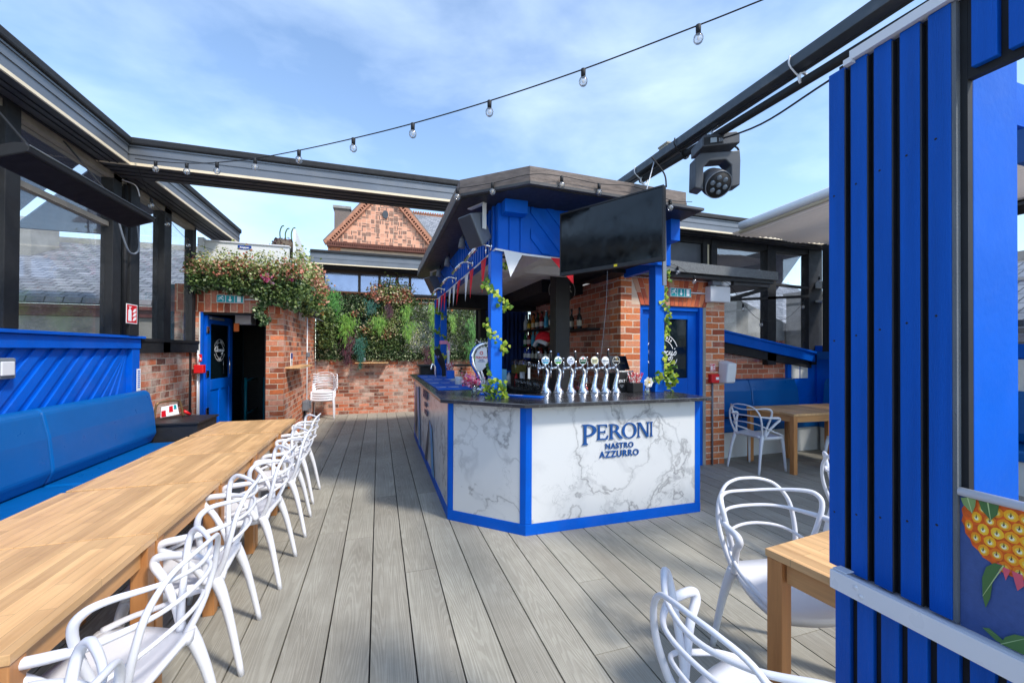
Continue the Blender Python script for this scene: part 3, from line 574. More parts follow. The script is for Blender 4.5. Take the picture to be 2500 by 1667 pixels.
# ---------------------------------------------------------------- back wall
o=MB().box(-1.40,3.4,10.45,10.65,0,1.28).build('brick_wall',M['brick_old']); single(o,'old washed brick wall across the back of the terrace below the greenery','wall')
t=thing('back_screen','dark boarded screen with trellis carrying the plant wall','fence',(0,10.5,2))
MB().box(-1.40,3.4,10.50,10.62,1.282,2.84).build('board',M['blackmat'],t)
MB().box(.6,3.4,10.46,10.498,1.45,2.72).build('white_backing',M['whitewood'],t)
b=MB()
for i in range(17):
    x=-1.38+i*.1; b.bar((x,10.44,2.70),(x+.16,10.44,2.86),.006,.016,Y_); b.bar((x+.16,10.43,2.70),(x,10.43,2.86),.006,.016,Y_)
b.box(-1.4,.5,10.435,10.46,2.865,2.885)
for i in range(9): b.box(.60+i*.19,.625+i*.19,10.42,10.45,2.55,2.80)
b.box(.55,2.6,10.41,10.44,2.78,2.805).box(.55,2.6,10.41,10.44,2.66,2.68); b.box(1.72,1.78,10.38,10.41,2.5,3.0)
b.build('trellis',M['pine'],t)
t=thing('rear_window','dark framed strip window above the green wall reflecting pale sky','window',(0,10.5,3))
b=MB().box(-1.40,3.3,10.5,10.6,2.845,2.90).box(-1.40,3.3,10.5,10.6,3.33,3.41); b.build('frame',mat('brown_frame',srgb(74,60,52),.6),t)
for x in (-1.25,-.46,.0,.42,.72,1.4): MB().box(x-.03,x+.03,10.49,10.6,2.90,3.33).build('mullion',mat('brown_frame',srgb(74,60,52),.6),t)
MB().box(-1.4,-1.25,10.47,10.6,2.86,3.33).build('side_board',mat('grey_timber',srgb(128,120,108),.7),t)
mg=mat('reflective_window_glass',srgb(150,160,190),.08,var=.15,scale=1.2,spec=.9,metal=.55)
MB().box(-1.25,3.3,10.53,10.545,2.90,3.33).build('pane',mg,t)
o=MB().box(-.53,.21,10.18,10.45,1.20,1.222).build('drinks_shelf',M['wood']); single(o,'narrow wooden drinks shelf on the back wall under the greenery','shelf')
o=MB().lathe([(.035,0),(.042,.10),(.038,.10),(.033,.01)],(-.34,10.3,1.222),16).build('tin_cup',M['grey']); single(o,'small grey cup standing on the rear drinks shelf','cup')
# side shelf, conduit, outlet, flood light on enclosure side
o=MB().box(-1.40,-1.18,7.25,8.45,1.215,1.24).build('drinks_shelf',M['wood']); single(o,'wooden drinks shelf on the side of the brick stair enclosure','shelf')
t=thing('menu_notice','small blue and white notice above the side drinks shelf','notice',(-1.39,7.9,1.33))
MB().box(-1.399,-1.392,7.62,7.78,1.245,1.46).build('sheet',M['signwhite'],t); MB().box(-1.391,-1.389,7.63,7.77,1.36,1.455).build('blue_block',mat('label_blue',srgb(20,60,140),.4),t)
b=MB()
for i in range(4): b.box(-1.391,-1.389,7.65,7.75,1.26+i*.022,1.268+i*.022)
b.build('print_lines',M['blackmat'],t)
t=thing('electric_conduit','white electric conduit with grey sockets on the brick enclosure side','conduit',(-1.38,9.2,1))
b=MB().tube([(-1.385,9.2,0),(-1.385,9.2,2.2)],.012,8); b.build('pipe',M['white'],t)
MB().box(-1.395,-1.34,9.14,9.26,1.36,1.46).build('junction_box',M['grey'],t,bevel=.01)
MB().box(-1.395,-1.31,8.75,9.05,.34,.52).build('socket_box',M['grey'],t,bevel=.01)
MB().box(-1.395,-1.28,9.08,9.2,.25,.5).build('socket_box',M['steel_bright'],t,bevel=.01)
b=MB().tube([(-1.375,8.9,0),(-1.375,8.9,.34)],.02,8); b.build('pipe',M['blackmat'],t)
t=thing('flood_light','black flood light with wire guard under the ivy at the enclosure corner','flood light',(-1.25,8.5,2.15))
b=MB().obox((-1.22,8.45,2.22),(.3,.42,.10),(1,0,-.5),Y_,(.5,0,1)); b.build('housing',M['blackmat'],t,bevel=.01)
b=MB()
for i in range(6): b.tube([(-1.26+.0,8.26+i*.076,2.14),(-1.02,8.26+i*.076,2.06)],.004,5)
for i in range(3): b.tube([(-1.24+i*.1,8.25,2.13-i*.035),(-1.24+i*.1,8.66,2.13-i*.035)],.004,5)
b.build('wire_guard',M['grey'],t)
MB().box(-1.40,-1.32,8.35,8.5,2.05,2.2).build('bracket',M['white'],t)
# ---------------------------------------------------------------- gable building far behind
t=thing('gabled_hall','distant red brick hall with basketweave gable and carved stone frieze','building',(0,25,0))
b=MB().prism([(-2.55,25,7.55),(3.1,25,7.55),(.27,25,10.95)],(0,.3,0)); b.build('gable_wall',M['basket'],t)
for s,(x,z) in ((-1,(-2.95,7.5)),(1,(3.5,7.5))):
    a=Vector((x,24.8,z)); c=Vector((.27,24.8,11.35)); d=(c-a)
    b=MB(); up=Vector((-d.z*s*-1,0,0)); n=Vector((-d.z,0,d.x)).normalized(); n=n if n.z>0 else -n
    b.prism([a,c,c-n*.16,a-n*.16],(0,.6,0)); b.build('verge',M['corbel'],t)
    b=MB().prism([a+n*.0,c+n*.0,c+n*.07,a+n*.07],(0,1.0,0)); b.build('coping',M['timber'],t)
    b=MB(); L=d.length; dn_=d.normalized()
    for i in range(int(L/.16)):
        p=a+dn_*(i*.16+.05)-n*.24; b.obox(p+Vector((0,.12,0)),(.07,.22,.17),dn_,Y_,n)
    b.build('dentils',M['corbel'],t)
    b=MB().prism([a-n*.30+dn_*.2,c-n*.30,c-n*.38,a-n*.38+dn_*.2],(0,.35,0)); b.build('moulding',M['corbel'],t)
b=MB().box(-2.75,3.3,24.75,25.1,7.36,7.52); 
for i in range(52): b.box(-2.7+i*.115,-2.64+i*.115,24.65,24.75,7.30,7.46)
b.box(-2.78,3.34,24.62,25.1,7.22,7.30); b.build('cornice',M['corbeldark'],t)
MB().box(-2.75,-2.1,24.95,25.3,5,7.22).build('corner_pier',M['brick_orange'],t)
MB().box(-2.1,3.3,25.0,25.3,5,7.21).build('frieze',M['stone'],t)
b=MB().text('YOUNG MENS SOCIETY',.62,(-1.5,24.99,6.62),X_,Z_,.03,'LEFT',.0,0,1.15); b.build('frieze_lettering',mat('carved_shadow',srgb(160,138,120),.9),t)
b=MB().disc((.30,24.98,9.35),X_,Z_,.17,.06,8,ry=.24); b.build('iron_boss',mat('iron_grey',srgb(60,66,72),.5),t)
MB().box(-2.62,-1.75,26.9,28.3,4,10.05).build('chimney',M['timber'],t)
MB().box(-2.70,-1.68,26.8,28.4,10.05,10.2).build('chimney_cap',M['concrete'],t)
b=MB().prism([(.6,25.4,7.6),(9,25.4,7.6),(9,30,11.1),(.6,30,11.1)],(0,0,.1)); b.build('roof',M['slate'],t)
b=MB().prism([(-2.7,25.3,7.6),(.27,25.3,11.3),(.27,33,11.3),(-2.7,33,7.6)],(-.05,0,.08)); b.build('roof',M['slate'],t)
b=MB().box(.8,9,29.9,30.1,11.1,11.28)
for i in range(46): b.disc((.9+i*.17,29.9,11.30),X_,Z_,.06,.1,8)
b.build('ridge_tiles',M['corbel'],t)
MB().box(-2.6,3.2,25.32,33,-9,7.5).build('main_wall',M['brick_block'],t)
t=thing('chimney_shrub','scrubby mound with sprouting stems on the roof behind the white panel','shrub',(-1.75,8.6,3.3))
b=MB().lathe([(.30,0),(.26,.12),(.17,.26),(.12,.30)],(-1.70,8.6,3.25),10); b.build('mound',mat('earth',srgb(92,80,66),.95,bmp=.8,bscale=20),t)
b=MB()
for i in range(700):
    a=random.uniform(0,6.3); h=random.random(); r_=.32-.2*h; b.leaf((-1.70+math.cos(a)*r_,8.6+math.sin(a)*r_,3.25+h*.32),.035)
b.build('foliage',M['leaf_plum'],t)
b=MB()
for x,h in ((-1.75,.30),(-1.66,.26),(-1.56,.28)): b.tube(smooth([(x,8.6,3.5),(x-.02,8.6,3.5+h*.6),(x+.01,8.6,3.5+h),(x+.05,8.6,3.52+h)],4),.012,5)
b.build('stems',mat('green_stem',srgb(70,96,50),.7),t)
# ================================================================ BAR
CT=1.093
t=thing('bar_counter','marble clad bar with black top, blue corner posts and blue lettering','bar',(1.15,3.2,0))
top=[(.51,7.45),(.51,3.60),(1.10,3.07),(2.94,3.07),(2.94,3.78),(1.36,3.78),(1.16,3.98),(1.16,7.45)]
b=MB().prism([(x,y,CT-.032) for x,y in top],(0,0,.032)); b.build('countertop',M['countertop'],t,bevel=.002)
b=MB()
for (a,c) in (((.51,3.60),(1.10,3.07)),((1.10,3.07),(2.94,3.07)),((.51,7.45),(.51,3.60))):
    b.tube([(a[0],a[1],CT-.002),(c[0],c[1],CT-.002)],.0022,4)
b.build('edge_trim',M['grey'],t)
A=Vector((.594,3.705,0));B=Vector((1.15,3.182,0));Cc=Vector((2.908,3.175,0));A2=Vector((.594,7.40,0))
def panel(p,q,name_m,inset0,inset1,z0=.092,z1=CT-.034,m=None):
    d=(q-p).normalized(); n=Vector((d.y,-d.x,0)); a=p+d*inset0-n*.006; c=q-d*inset1-n*.006
    b=MB().prism([a+Vector((0,0,z0)),c+Vector((0,0,z0)),c+Vector((0,0,z1)),a+Vector((0,0,z1))],-n*.03); return b.build(name_m,m or M['marble'],t)
panel(B,Cc,'marble_panel',.055,.06); panel(A,B,'marble_panel',.055,.055); panel(A2,A,'marble_panel',.05,.05)
def plinth(p,q,o0=0,o1=0):
    d=(q-p).normalized(); n=Vector((d.y,-d.x,0)); a=p-d*o0; c=q+d*o1
    return MB().prism([a,c,c+Vector((0,0,.09)),a+Vector((0,0,.09))],-n*.028).build('plinth',M['blue'],t,bevel=.002)
plinth(B,Cc); plinth(A,B,0,0); plinth(A2,A)
def post2(p,d1,d2,w):
    for d in (d1,d2):
        if d is None: continue
        d=d.normalized(); n=Vector((d.y,-d.x,0))
        if (n.dot(p-Vector((1.8,5,0))))<0: n=-n
        a=p-n*.003; b=MB().prism([a+Vector((0,0,.0915)),a+d*w+Vector((0,0,.0915)),a+d*w+Vector((0,0,CT-.034)),a+Vector((0,0,CT-.034))],-n*.035); b.build('corner_post',M['blue'],t,bevel=.002)
post2(B,Cc-B,A-B,.055); post2(Cc,B-Cc,None,.06); post2(A,B-A,A2-A,.05); post2(A2,A-A2,None,.05)
b=MB().box(.64,1.1,3.9,7.38,.02,CT-.04).box(1.2,2.86,3.24,3.7,.02,CT-.04); b.prism([(.66,3.75,.02),(1.19,3.26,.02),(1.3,3.7,.02),(1.1,3.9,.02)],(0,0,CT-.07)); b.build('carcass',M['black'],t)
# PERONI lettering, hand drawn serif capitals (unit cap height)
def serif(b,ch,O,h,w,e):
    k=[0]
    def P(pts):
        k[0]+=1; b.poly(Vector(O),X_,Z_,[(x*w,z*h) for x,z in pts],(e+k[0]*.0004))
    def ring(cx,cz,rx,rz,tx,tz,a0,a1,n=20):
        k[0]+=1
        for i in range(n):
            t0=R(a0+(a1-a0)*i/n);t1=R(a0+(a1-a0)*(i+1)/n)
            b.poly(Vector(O),X_,Z_,[((cx+(rx-tx)*math.cos(t0))*w,(cz+(rz-tz)*math.sin(t0))*h),((cx+rx*math.cos(t0))*w,(cz+rz*math.sin(t0))*h),((cx+rx*math.cos(t1))*w,(cz+rz*math.sin(t1))*h),((cx+(rx-tx)*math.cos(t1))*w,(cz+(rz-tz)*math.sin(t1))*h)],(e+k[0]*.0004))
    def stem(x,wd=.17,top=True,bot=True,z0=0,z1=1):
        P([(x,z0),(x+wd,z0),(x+wd*.92,(z0+z1)/2),(x+wd,z1),(x,z1),(x+wd*.08,(z0+z1)/2)])
        if top: P([(x-.10,z1),(x-.02,z1-.08),(x+wd+.02,z1-.08),(x+wd+.10,z1)])
        if bot: P([(x-.10,z0),(x+wd+.10,z0),(x+wd+.02,z0+.08),(x-.02,z0+.08)])
    if ch=='P': stem(.12); ring(.32,.70,.52,.30,.20,.075,-90,90); P([(.25,.92),(.36,.92),(.36,1),(.25,1)]); P([(.25,.40),(.36,.40),(.36,.475),(.25,.475)])
    if ch=='E': stem(.12); P([(.3,.92),(.82,.92),(.80,1),(.3,1)]); P([(.82,1),(.86,.78),(.80,.78),(.72,.93)]); P([(.3,.47),(.66,.47),(.66,.55),(.3,.55)]); P([(.66,.62),(.70,.62),(.70,.40),(.66,.40)]); P([(.3,0),(.86,0),(.88,.08),(.3,.08)]); P([(.86,0),(.94,.26),(.88,.26),(.74,.07)])
    if ch=='R': stem(.12); ring(.32,.73,.44,.27,.18,.07,-90,90); P([(.25,.93),(.36,.93),(.36,1),(.25,1)]); P([(.25,.46),(.42,.46),(.42,.53),(.25,.53)]); P([(.42,.50),(.62,.52),(1.02,.06),(1.06,0),(.82,0)])
    if ch=='O': ring(.5,.5,.52,.53,.175,.07,0,360,36)
    if ch=='N': stem(.08,.09); stem(.80,.09,True,False); P([(.02,1),(.26,1),(.90,.0),(.86,-.03),(.72,-.0),(.12,.92)])
    if ch=='I': stem(.15)
b=MB(); x=1.655
for ch,w_,h_,dz in (('P',.17,.175,-.035),('E',.125,.132,0),('R',.135,.132,0),('O',.145,.132,0),('N',.135,.132,0),('I',.085,.132,0)):
    serif(b,ch,(x,3.1815,.745+dz),h_,w_,.007); x+={'P':.142,'E':.122,'R':.138,'O':.152,'N':.132,'I':.1}[ch]
b.build('serif_lettering',M['blue_dark'],t)
b=MB().text('NASTRO',.068,(2.03,3.178,.662),X_,Z_,.003,'CENTER',.0012,0,1.12).text('AZZURRO',.078,(2.03,3.178,.588),X_,Z_,.003,'CENTER',.0014,0,1.14); b.build('small_lettering',M['blue_dark'],t)
for s_,z_,q_,y_ in (('PERONI',.15,.88,5.55),('NASTRO',.065,.78,5.5),('AZZURRO',.075,.68,5.45)): MB().text(s_,z_,(.586,y_,q_),NY,Z_,.004,'CENTER',.004).build('side_lettering',mat('label_navy',srgb(34,52,92),.4),t)
b=MB(); f=lambda q:[(.587,y,z) for y,z in q]
b.prism(f([(5.05,.66),(4.85,.60),(4.62,.10),(4.80,.10)]),(-.004,0,0)); b.prism(f([(6.9,.92),(6.5,.95),(6.2,.10),(6.4,.10)]),(-.004,0,0)); b.build('blue_ribbon_print',mat('pale_blue_print',srgb(92,150,200),.4),t)
b=MB(); b.prism(f([(5.05,.66),(5.40,.10),(5.55,.10),(5.10,.67)]),(-.005,0,0)); b.prism(f([(6.95,.95),(7.2,.3),(6.9,.10),(6.8,.5)]),(-.005,0,0)); b.build('dark_ribbon_print',mat('slate_print',srgb(70,72,86),.4),t)
# posts
def bpost(x,y,z0,z1,w,m,label):
    o=MB().box(x-w/2,x+w/2,y-w/2,y+w/2,z0,z1).build('post',m,bevel=.004); single(o,label,'post'); return o
bpost(.995,3.585,CT,2.40,.105,M['blue_bright'],'blue post twined with ivy standing on the left corner of the bar')
bpost(2.78,3.66,CT,2.40,.11,M['blue_bright'],'blue post at the right end of the bar in front of the pub door')
bpost(1.06,7.15,.6,2.40,.10,M['blue'],'blue post with pink ribbon at the far left of the bar')
bpost(.98,7.35,.6,2.40,.09,M['blue'],'slim blue post farthest left at the back of the bar')
bpost(2.30,5.05,0,2.55,.20,M['black'],'thick black post inside the bar behind the beer taps')
t=thing('ribbon','pink ribbon tied round the far blue bar post','ribbon',(1.06,7.1,1.6))
b=MB().box(1.0,1.12,7.085,7.21,1.62,1.68); b.prism([(1.12,7.09,1.67),(1.16,7.09,1.62),(1.17,7.09,1.42),(1.14,7.09,1.45)],(0,.004,0)); b.build('band',mat('pink_ribbon',srgb(238,150,190),.6),t)
# canopy: header, soffit, roof
t=thing('bar_canopy','blue boarded canopy over the bar with a weathered timber fascia roof','canopy',(1.8,5,2.4))
def hd(x0,x1,y0,y1,nm='header_board'): return MB().box(x0,x1,y0,y1,2.40,2.885).build(nm,M['blue'],t)
hd(1.0,2.86,3.54,3.60); hd(1.0,1.06,3.602,7.4); hd(2.80,2.86,3.602,4.3)
b=MB()
for x in (1.0,1.105,1.21): b.box(x+.004,x+.098,3.526,3.539,2.405,2.88)
b.build('vertical_boards',M['blue'],t,bevel=.003)
b=MB()
for i in range(9):
    x=1.33+i*.20; z1=2.875; z0=2.41; xa,xb=x-.30,x+.10
    pts=[(xa,z1),(xa+.075,z1),(xb+.075,z0),(xb,z0)]
    cl=[]
    for px,pz in pts: cl.append((px,pz))
    if xa<1.315:
        tt=(1.315-xa)/(xb-xa); zc=z1+(z0-z1)*tt; t2_=(1.315-xa-.075)/(xb-xa); zc2=z1+(z0-z1)*max(0,t2_)
        cl=[(1.315,zc2),(xb+.075,z0),(xb,z0),(1.315,zc)] if t2_>0 else [(1.315,z1),(xa+.075,z1),(xb+.075,z0),(xb,z0),(1.315,zc)]
    if xb+.075<2.86: b.prism([(px,3.539,pz) for px,pz in cl],(0,-.016,0))
b.build('diagonal_battens',M['blue'],t,bevel=.003)
b=MB()
for i in range(34):
    y=3.62+i*.112; b.box(.978,.999,y,y+.055,2.405,2.87)
b.build('vertical_battens',M['blue'],t,bevel=.004)
MB().box(.95,1.02,3.50,7.4,2.885-.03,2.90).build('top_trim',M['blue'],t)
MB().box(1.03,1.24,3.40,3.525,2.72,2.86).build('bracket_block',M['blue'],t,bevel=.004)
MB().box(2.75,2.86,3.40,3.538,2.62,2.86).build('bracket_block',M['blue'],t,bevel=.004)
b=MB()
for i in range(13): b.box(1.065,2.795,3.62+i*.14,3.75+i*.14,2.53,2.545)
b.build('ceiling_boards',M['whitewood'],t)
b=MB().box(1.065,2.2,5.45,7.35,2.53,2.545); b.build('ceiling_boards',M['whitewood'],t)
b=MB().box(1.5,1.6,3.61,5.4,2.42,2.528).box(1.065,2.2,4.55,4.66,2.43,2.528); b.build('ceiling_beam',M['whitewood'],t)
b=MB().box(2.2,2.852,5.45,7.7,2.35,2.60).box(1.065,2.852,7.35,7.7,2.28,2.60).box(2.4,2.852,3.61,5.45,2.49,2.60); b.build('dark_soffit',M['blackmat'],t)
for x,y in ((1.35,3.85),(1.9,3.85),(1.3,4.25),(1.8,5.0)):
    MB().lathe([(.045,0),(.045,.008),(.02,.008)],(x,y,2.520),14).build('downlight',M['blackmat'],t)
rp=[(.64,7.6),(.64,3.51),(1.13,3.05),(2.90,3.12),(2.95,4.6),(2.95,7.6)]
b=MB().prism([(x,y,2.84) for x,y in rp],(0,0,.022)); b.build('eave_sheet',M['soffit'],t)
b=MB().prism([(x,y,2.845) for x,y in [(.68,7.6),(.68,3.53),(1.145,3.095),(2.86,3.17),(2.86,7.6)]],(0,0,-.012)); b.build('soffit_lining',M['black'],t)
fp=[(.655,7.58),(.655,3.52),(1.135,3.07),(2.70,3.13),(2.70,3.6)]
for i in range(4):
    p=Vector(fp[i]+(0,));q=Vector(fp[i+1]+(0,)); d=(q-p).normalized(); n=Vector((-d.y,d.x,0)); n=n if n.dot(Vector((1.8,5,0))-p)>0 else -n
    MB().prism([p+Vector((0,0,2.895)),q+Vector((0,0,2.895)),q+Vector((0,0,2.99)),p+Vector((0,0,2.99))],n*.03).build('fascia',M['timber'],t,bevel=.002)
    MB().prism([p-n*.008+Vector((0,0,2.864)),q-n*.008+Vector((0,0,2.864)),q-n*.008+Vector((0,0,2.892)),p-n*.008+Vector((0,0,2.892))],n*.03).build('lower_fascia_strip',M['timber'],t)
b=MB().prism([(x,y,2.87) for x,y in [(.70,7.5),(.70,3.56),(1.15,3.12),(2.68,3.17),(2.90,3.6),(2.90,7.5)]],(0,0,.10)); b.build('roof_deck',M['felt'],t)
# chrome sign lamps along the left header
for i,y in enumerate((3.66,4.44,5.45,6.5)):
    L=['nearest','second','third','farthest'][i]
    t=thing('picture_lamp','chrome swan arm lamp on the blue header, %s from the camera'%L,'lamp',(.97,y,2.47),'chrome lamps along the blue header')
    b=MB().tube(smooth([(.978,y,2.47),(.90,y+.02,2.49),(.86,y+.10,2.48),(.86,y+.20,2.475)],4),.011,8); b.build('arm',M['chrome'],t)
    b=MB().tube([(.86,y+.12,2.475),(.86,y+.62,2.465)],.020,10); b.build('lamp_tube',M['chrome'],t)
    b=MB().lathe([(.035,0),(.035,.012)],(.978,y,2.47),14,NX); b.build('wall_plate',M['chrome'],t)
    b=MB().tube([(.93,y+.02,2.41),(.93,y+.02,2.47)],.008,6); b.build('switch_pull',M['chrome'],t)
# speakers
def speaker(name,label,c,s,yaw):
    c=Vector(c); ca,sa=math.cos(yaw),math.sin(yaw)
    F=Vector((ca,sa,-.55)).normalized(); Rr=Vector((-sa,ca,0)); U=F.cross(Rr)*-1; U=U if U.z>0 else -U
    t=thing(name,label,'speaker',c)
    W,Hh,Dp=.20*s,.30*s,.17*s
    def P(a,b_,d): return c+Rr*a*W/2+U*b_*Hh/2+F*d*Dp/2
    v=[P(-1,-1,1),P(1,-1,1),P(1,1,1),P(-1,1,1),P(-.6,-.8,-1),P(.6,-.8,-1),P(.6,.8,-1),P(-.6,.8,-1)]
    b=MB().add(v,[(4,7,6,5),(0,4,5,1),(1,5,6,2),(2,6,7,3),(3,7,4,0),(0,1,2,3)]); b.build('cabinet',M['grey'],t,bevel=.012*s)
    b=MB(); b.prism([c+Rr*a*W*.46+U*q*Hh*.47+F*Dp*.505 for a,q in ((-1,-1),(1,-1),(1,1),(-1,1))],F*.008); b.build('grille',M['dgrey'],t,bevel=.004)
    e=c+Rr*(-W*.54 if yaw<3.5 else W*.54); 
    hf=Vector((ca,sa,0)); zt=2.832-c.z
    b=MB(); b.obox(e+Vector((0,0,zt/2-.01)),(.006,.042,zt+.02),Rr,hf,Z_); b.build('bracket_strap',M['panelwhite'],t)
    b=MB(); b.obox(c+Vector((0,0,zt-.004)),(W*1.15,.042,.008),Rr,hf,Z_); b.build('bracket_plate',M['panelwhite'],t)
    return t
speaker('loudspeaker','grey loudspeaker tilted under the near left corner of the bar roof',(.84,3.66,2.62),1.0,R(205))
speaker('loudspeaker','grey loudspeaker under the far left end of the bar roof',(.86,6.9,2.62),.95,R(200))
for i,(y,lb) in enumerate(((4.55,'nearer small grey spotlight under the left bar eave'),(5.6,'second small grey spotlight farther along the left bar eave'),(6.45,'third small grey spotlight at the far end of the left bar eave'))):
    t=thing('spotlight',lb,'spotlight',(.86,y,2.76)); b=MB().lathe([(.022,-.10),(.04,-.10),(.03,.0),(.018,.03)],(.88,y,2.76),12,(.1,0,1)); b.build('shade',M['grey'],t)
    b=MB().tube([(.90,y,2.78),(.90,y,2.83)],.01,6); b.tube(smooth([(.89,y,2.78),(.93,y+.05,2.70),(.98,y+.1,2.66)],4),.005,5); b.build('stem',M['blackmat'],t)
# bunting
t=thing('bunting','red and white pennant bunting strung along the bar canopy','bunting',(1.0,3.5,2.4))
pts=[(.975,7.38,2.42),(.972,6.4,2.40),(.97,5.4,2.405),(.97,4.4,2.40),(.972,3.50,2.412),(1.25,3.505,2.385),(1.6,3.505,2.372),(2.0,3.505,2.38)]
b=MB()
for i in range(len(pts)-1): b.bar(pts[i],pts[i+1],.003,.018)
b.build('tape',M['whitecloth'],t)
def pen(y,dy,m,drop=.25,lean=0.0):
    drop*=1.35
    b=MB().add([(.966,y,2.405),(.962,y+dy,2.405),(.95,y+dy*.5+lean,2.405-drop),(.945,y+dy*.3,2.3)],[(0,1,3),(1,2,3),(0,3,2)]); b.build('pennant',m,t)
pen(3.80,.2,M['redcloth']); pen(4.35,.2,M['redcloth'],.24); pen(4.62,.2,M['whitecloth'],.24); pen(5.1,.2,M['redcloth'],.23,.1); pen(5.8,.2,M['whitecloth'],.22); pen(6.3,.2,M['redcloth'],.22,-.05); pen(6.9,.2,M['whitecloth'],.2); pen(5.45,.2,M['whitecloth'],.22); pen(6.6,.2,M['redcloth'],.2); pen(7.15,.18,M['redcloth'],.2)
b=MB().add([(1.05,3.50,2.40),(1.225,3.50,2.385),(1.10,3.46,2.165),(1.10,3.47,2.3)],[(0,3,1),(1,3,2),(0,2,3)],True); b.build('pennant',M['whitecloth'],t)
b=MB().add([(1.50,3.50,2.375),(1.655,3.50,2.375),(1.69,3.44,2.14),(1.60,3.465,2.27)],[(0,3,1),(1,3,2),(0,2,3)],True); b.build('pennant',M['redcloth'],t)
b=MB().add([(1.60,3.48,2.26),(1.70,3.44,2.24),(1.695,3.42,2.13)],[(0,2,1)]); b.build('pennant',M['redcloth'],t)
# TV
P0=Vector((1.49,3.27,0));P1=Vector((1.925,2.455,0)); d=(P1-P0).normalized(); n=Vector((d.y,-d.x,0)); zt,zb=2.705,2.165; W=(P1-P0).length; mid=(P0+P1)/2
t=thing('television','large black flat screen television hung on a pole in front of the bar','television',(mid.x,mid.y,2.43))
zc=(zt+zb)/2; H_=zt-zb
b=MB().obox(mid+Vector((0,0,zc))-n*.02,(W,.035,H_),d,n,Z_); b.build('casing',M['blackmat'],t,bevel=.004)
b=MB().obox(mid+Vector((0,0,zc+.006))-n*.001,(W-.024,.004,H_-.045),d,n,Z_); b.build('screen',M['screen'],t)
b=MB()
for s in (-1,1): b.obox(mid+d*s*(W/2-.006)+Vector((0,0,zc))+n*.0015,(.012,.006,H_),d,n,Z_)
b.obox(mid+Vector((0,0,zt-.006))+n*.0015,(W-.024,.006,.012),d,n,Z_).obox(mid+Vector((0,0,zb+.014))+n*.0015,(W-.024,.006,.028),d,n,Z_); b.build('bezel',M['black'],t)
b=MB().obox(mid+d*.08+Vector((0,0,zb+.016))+n*.0055,(.028,.002,.018),d,n,Z_); b.build('sticker',mat('yellow_sticker',srgb(240,210,20),.4),t)
b=MB().obox(mid+Vector((0,0,zc))-n*.06,(.4,.05,.35),d,n,Z_); b.build('mount',M['blackmat'],t)
q=P1-n*.05; b=MB().bar(q+Vector((.02,.05,2.0)),q+Vector((-.0,.04,2.72)),.03,.012,(0,1,0)); b.build('hanging_strap',M['grey'],t)
b=MB().tube(smooth([P0+d*.45-n*.03+Vector((0,0,2.16)),P0+d*.44-n*.03+Vector((0,0,1.9)),P0+d*.42-n*.03+Vector((0,.02,1.6)),P0+d*.40-n*.03+Vector((0,.03,1.42))],6),.0015,5); b.build('dangling_wire',M['grey'],t)
b=MB().tube(smooth([P1-n*.04+Vector((0,0,2.7)),P1-n*.04+Vector((.02,.05,2.82)),P1-n*.04+Vector((-.05,.1,2.95)),(2.2,2.9,3.1)],6),.006,6); b.build('power_cable',M['blackmat'],t)
b=MB().tube([P1-n*.05+Vector((-.1,.1,2.70)),(2.25,3.0,3.15)],.004,5); b.build('safety_wire',M['white'],t)
# ---------------------------------------------------------------- moving head stage light
t=thing('stage_light','black moving head stage light hanging from the scaffold pipe','stage light',(2.27,2.45,2.9))
c=Vector((2.355,2.44,.03)); fx=Vector((math.cos(R(-18)),math.sin(R(-18)),0)); fy=Vector((-fx.y,fx.x,0))
def L(a,b_,z): return c+fx*a+fy*b_+Vector((0,0,z))
b=MB(); prof=[(-.13,2.955),(.14,2.985),(.14,3.055),(.115,3.07),(-.11,3.045),(-.13,3.03)]
b.prism([L(a,-.10,z) for a,z in prof],fy*.2); b.build('base',M['dgrey'],t,bevel=.008)
b=MB(); b.prism([L(-.12,-.103,2.968),L(.02,-.103,2.985),L(.02,-.103,3.035),L(-.12,-.103,3.02)],fy*.004); pn=b.build('control_panel',M['blackmat'],t)
b=MB(); b.prism([L(-.075,-.105,2.982),L(-.03,-.105,2.988),L(-.03,-.105,3.022),L(-.075,-.105,3.017)],fy*.003); b.build('display',mat('lcd_grey',srgb(150,162,170),.3),pn)
b=MB(); 
for k in range(3): b.prism([L(-.015+k*.012,-.105,2.992),L(-.007+k*.012,-.105,2.993),L(-.007+k*.012,-.105,3.018),L(-.015+k*.012,-.105,3.017)],fy*.003)
b.build('buttons',M['grey'],pn)
b=MB(); yk=[(-.165,2.68),(-.10,2.665),(-.10,2.83),(-.06,2.875),(.06,2.885),(.10,2.845),(.10,2.685),(.165,2.70),(.17,2.88),(.165,2.955),(-.12,2.935),(-.16,2.895)]
b.prism([L(a,-.055,z) for a,z in yk],fy*.11); b.build('yoke',M['dgrey'],t,bevel=.008)
hc=L(0,-.01,2.735); hd_=( -fy*.75+fx*.05-Vector((0,0,.55))).normalized()
b=MB().lathe([(.02,-.13),(.06,-.12),(.088,-.07),(.098,0),(.098,.055),(.09,.062)],hc,26,hd_); b.build('head',M['dgrey'],t)
b=MB().lathe([(.088,.0625),(.088,.067)],hc,26,hd_); ln=b.build('lens_plate',M['blackmat'],t)
a1=hd_.orthogonal().normalized(); a2=hd_.cross(a1)
for i in range(7):
    q=hc+hd_*.068+((a1*math.cos(R(60*i))+a2*math.sin(R(60*i)))*.052 if i<6 else Vector((0,0,0)))
    MB().lathe([(.019,0),(.017,.006),(.008,.009)],q,14,hd_).build('led_lens',mat('led_lens',srgb(96,108,120),.12,spec=.9),ln)
b=MB().arc(hc+hd_*.062,a1,a2,.094,.006,0,360,.006,28); b.build('rim',M['grey'],t)
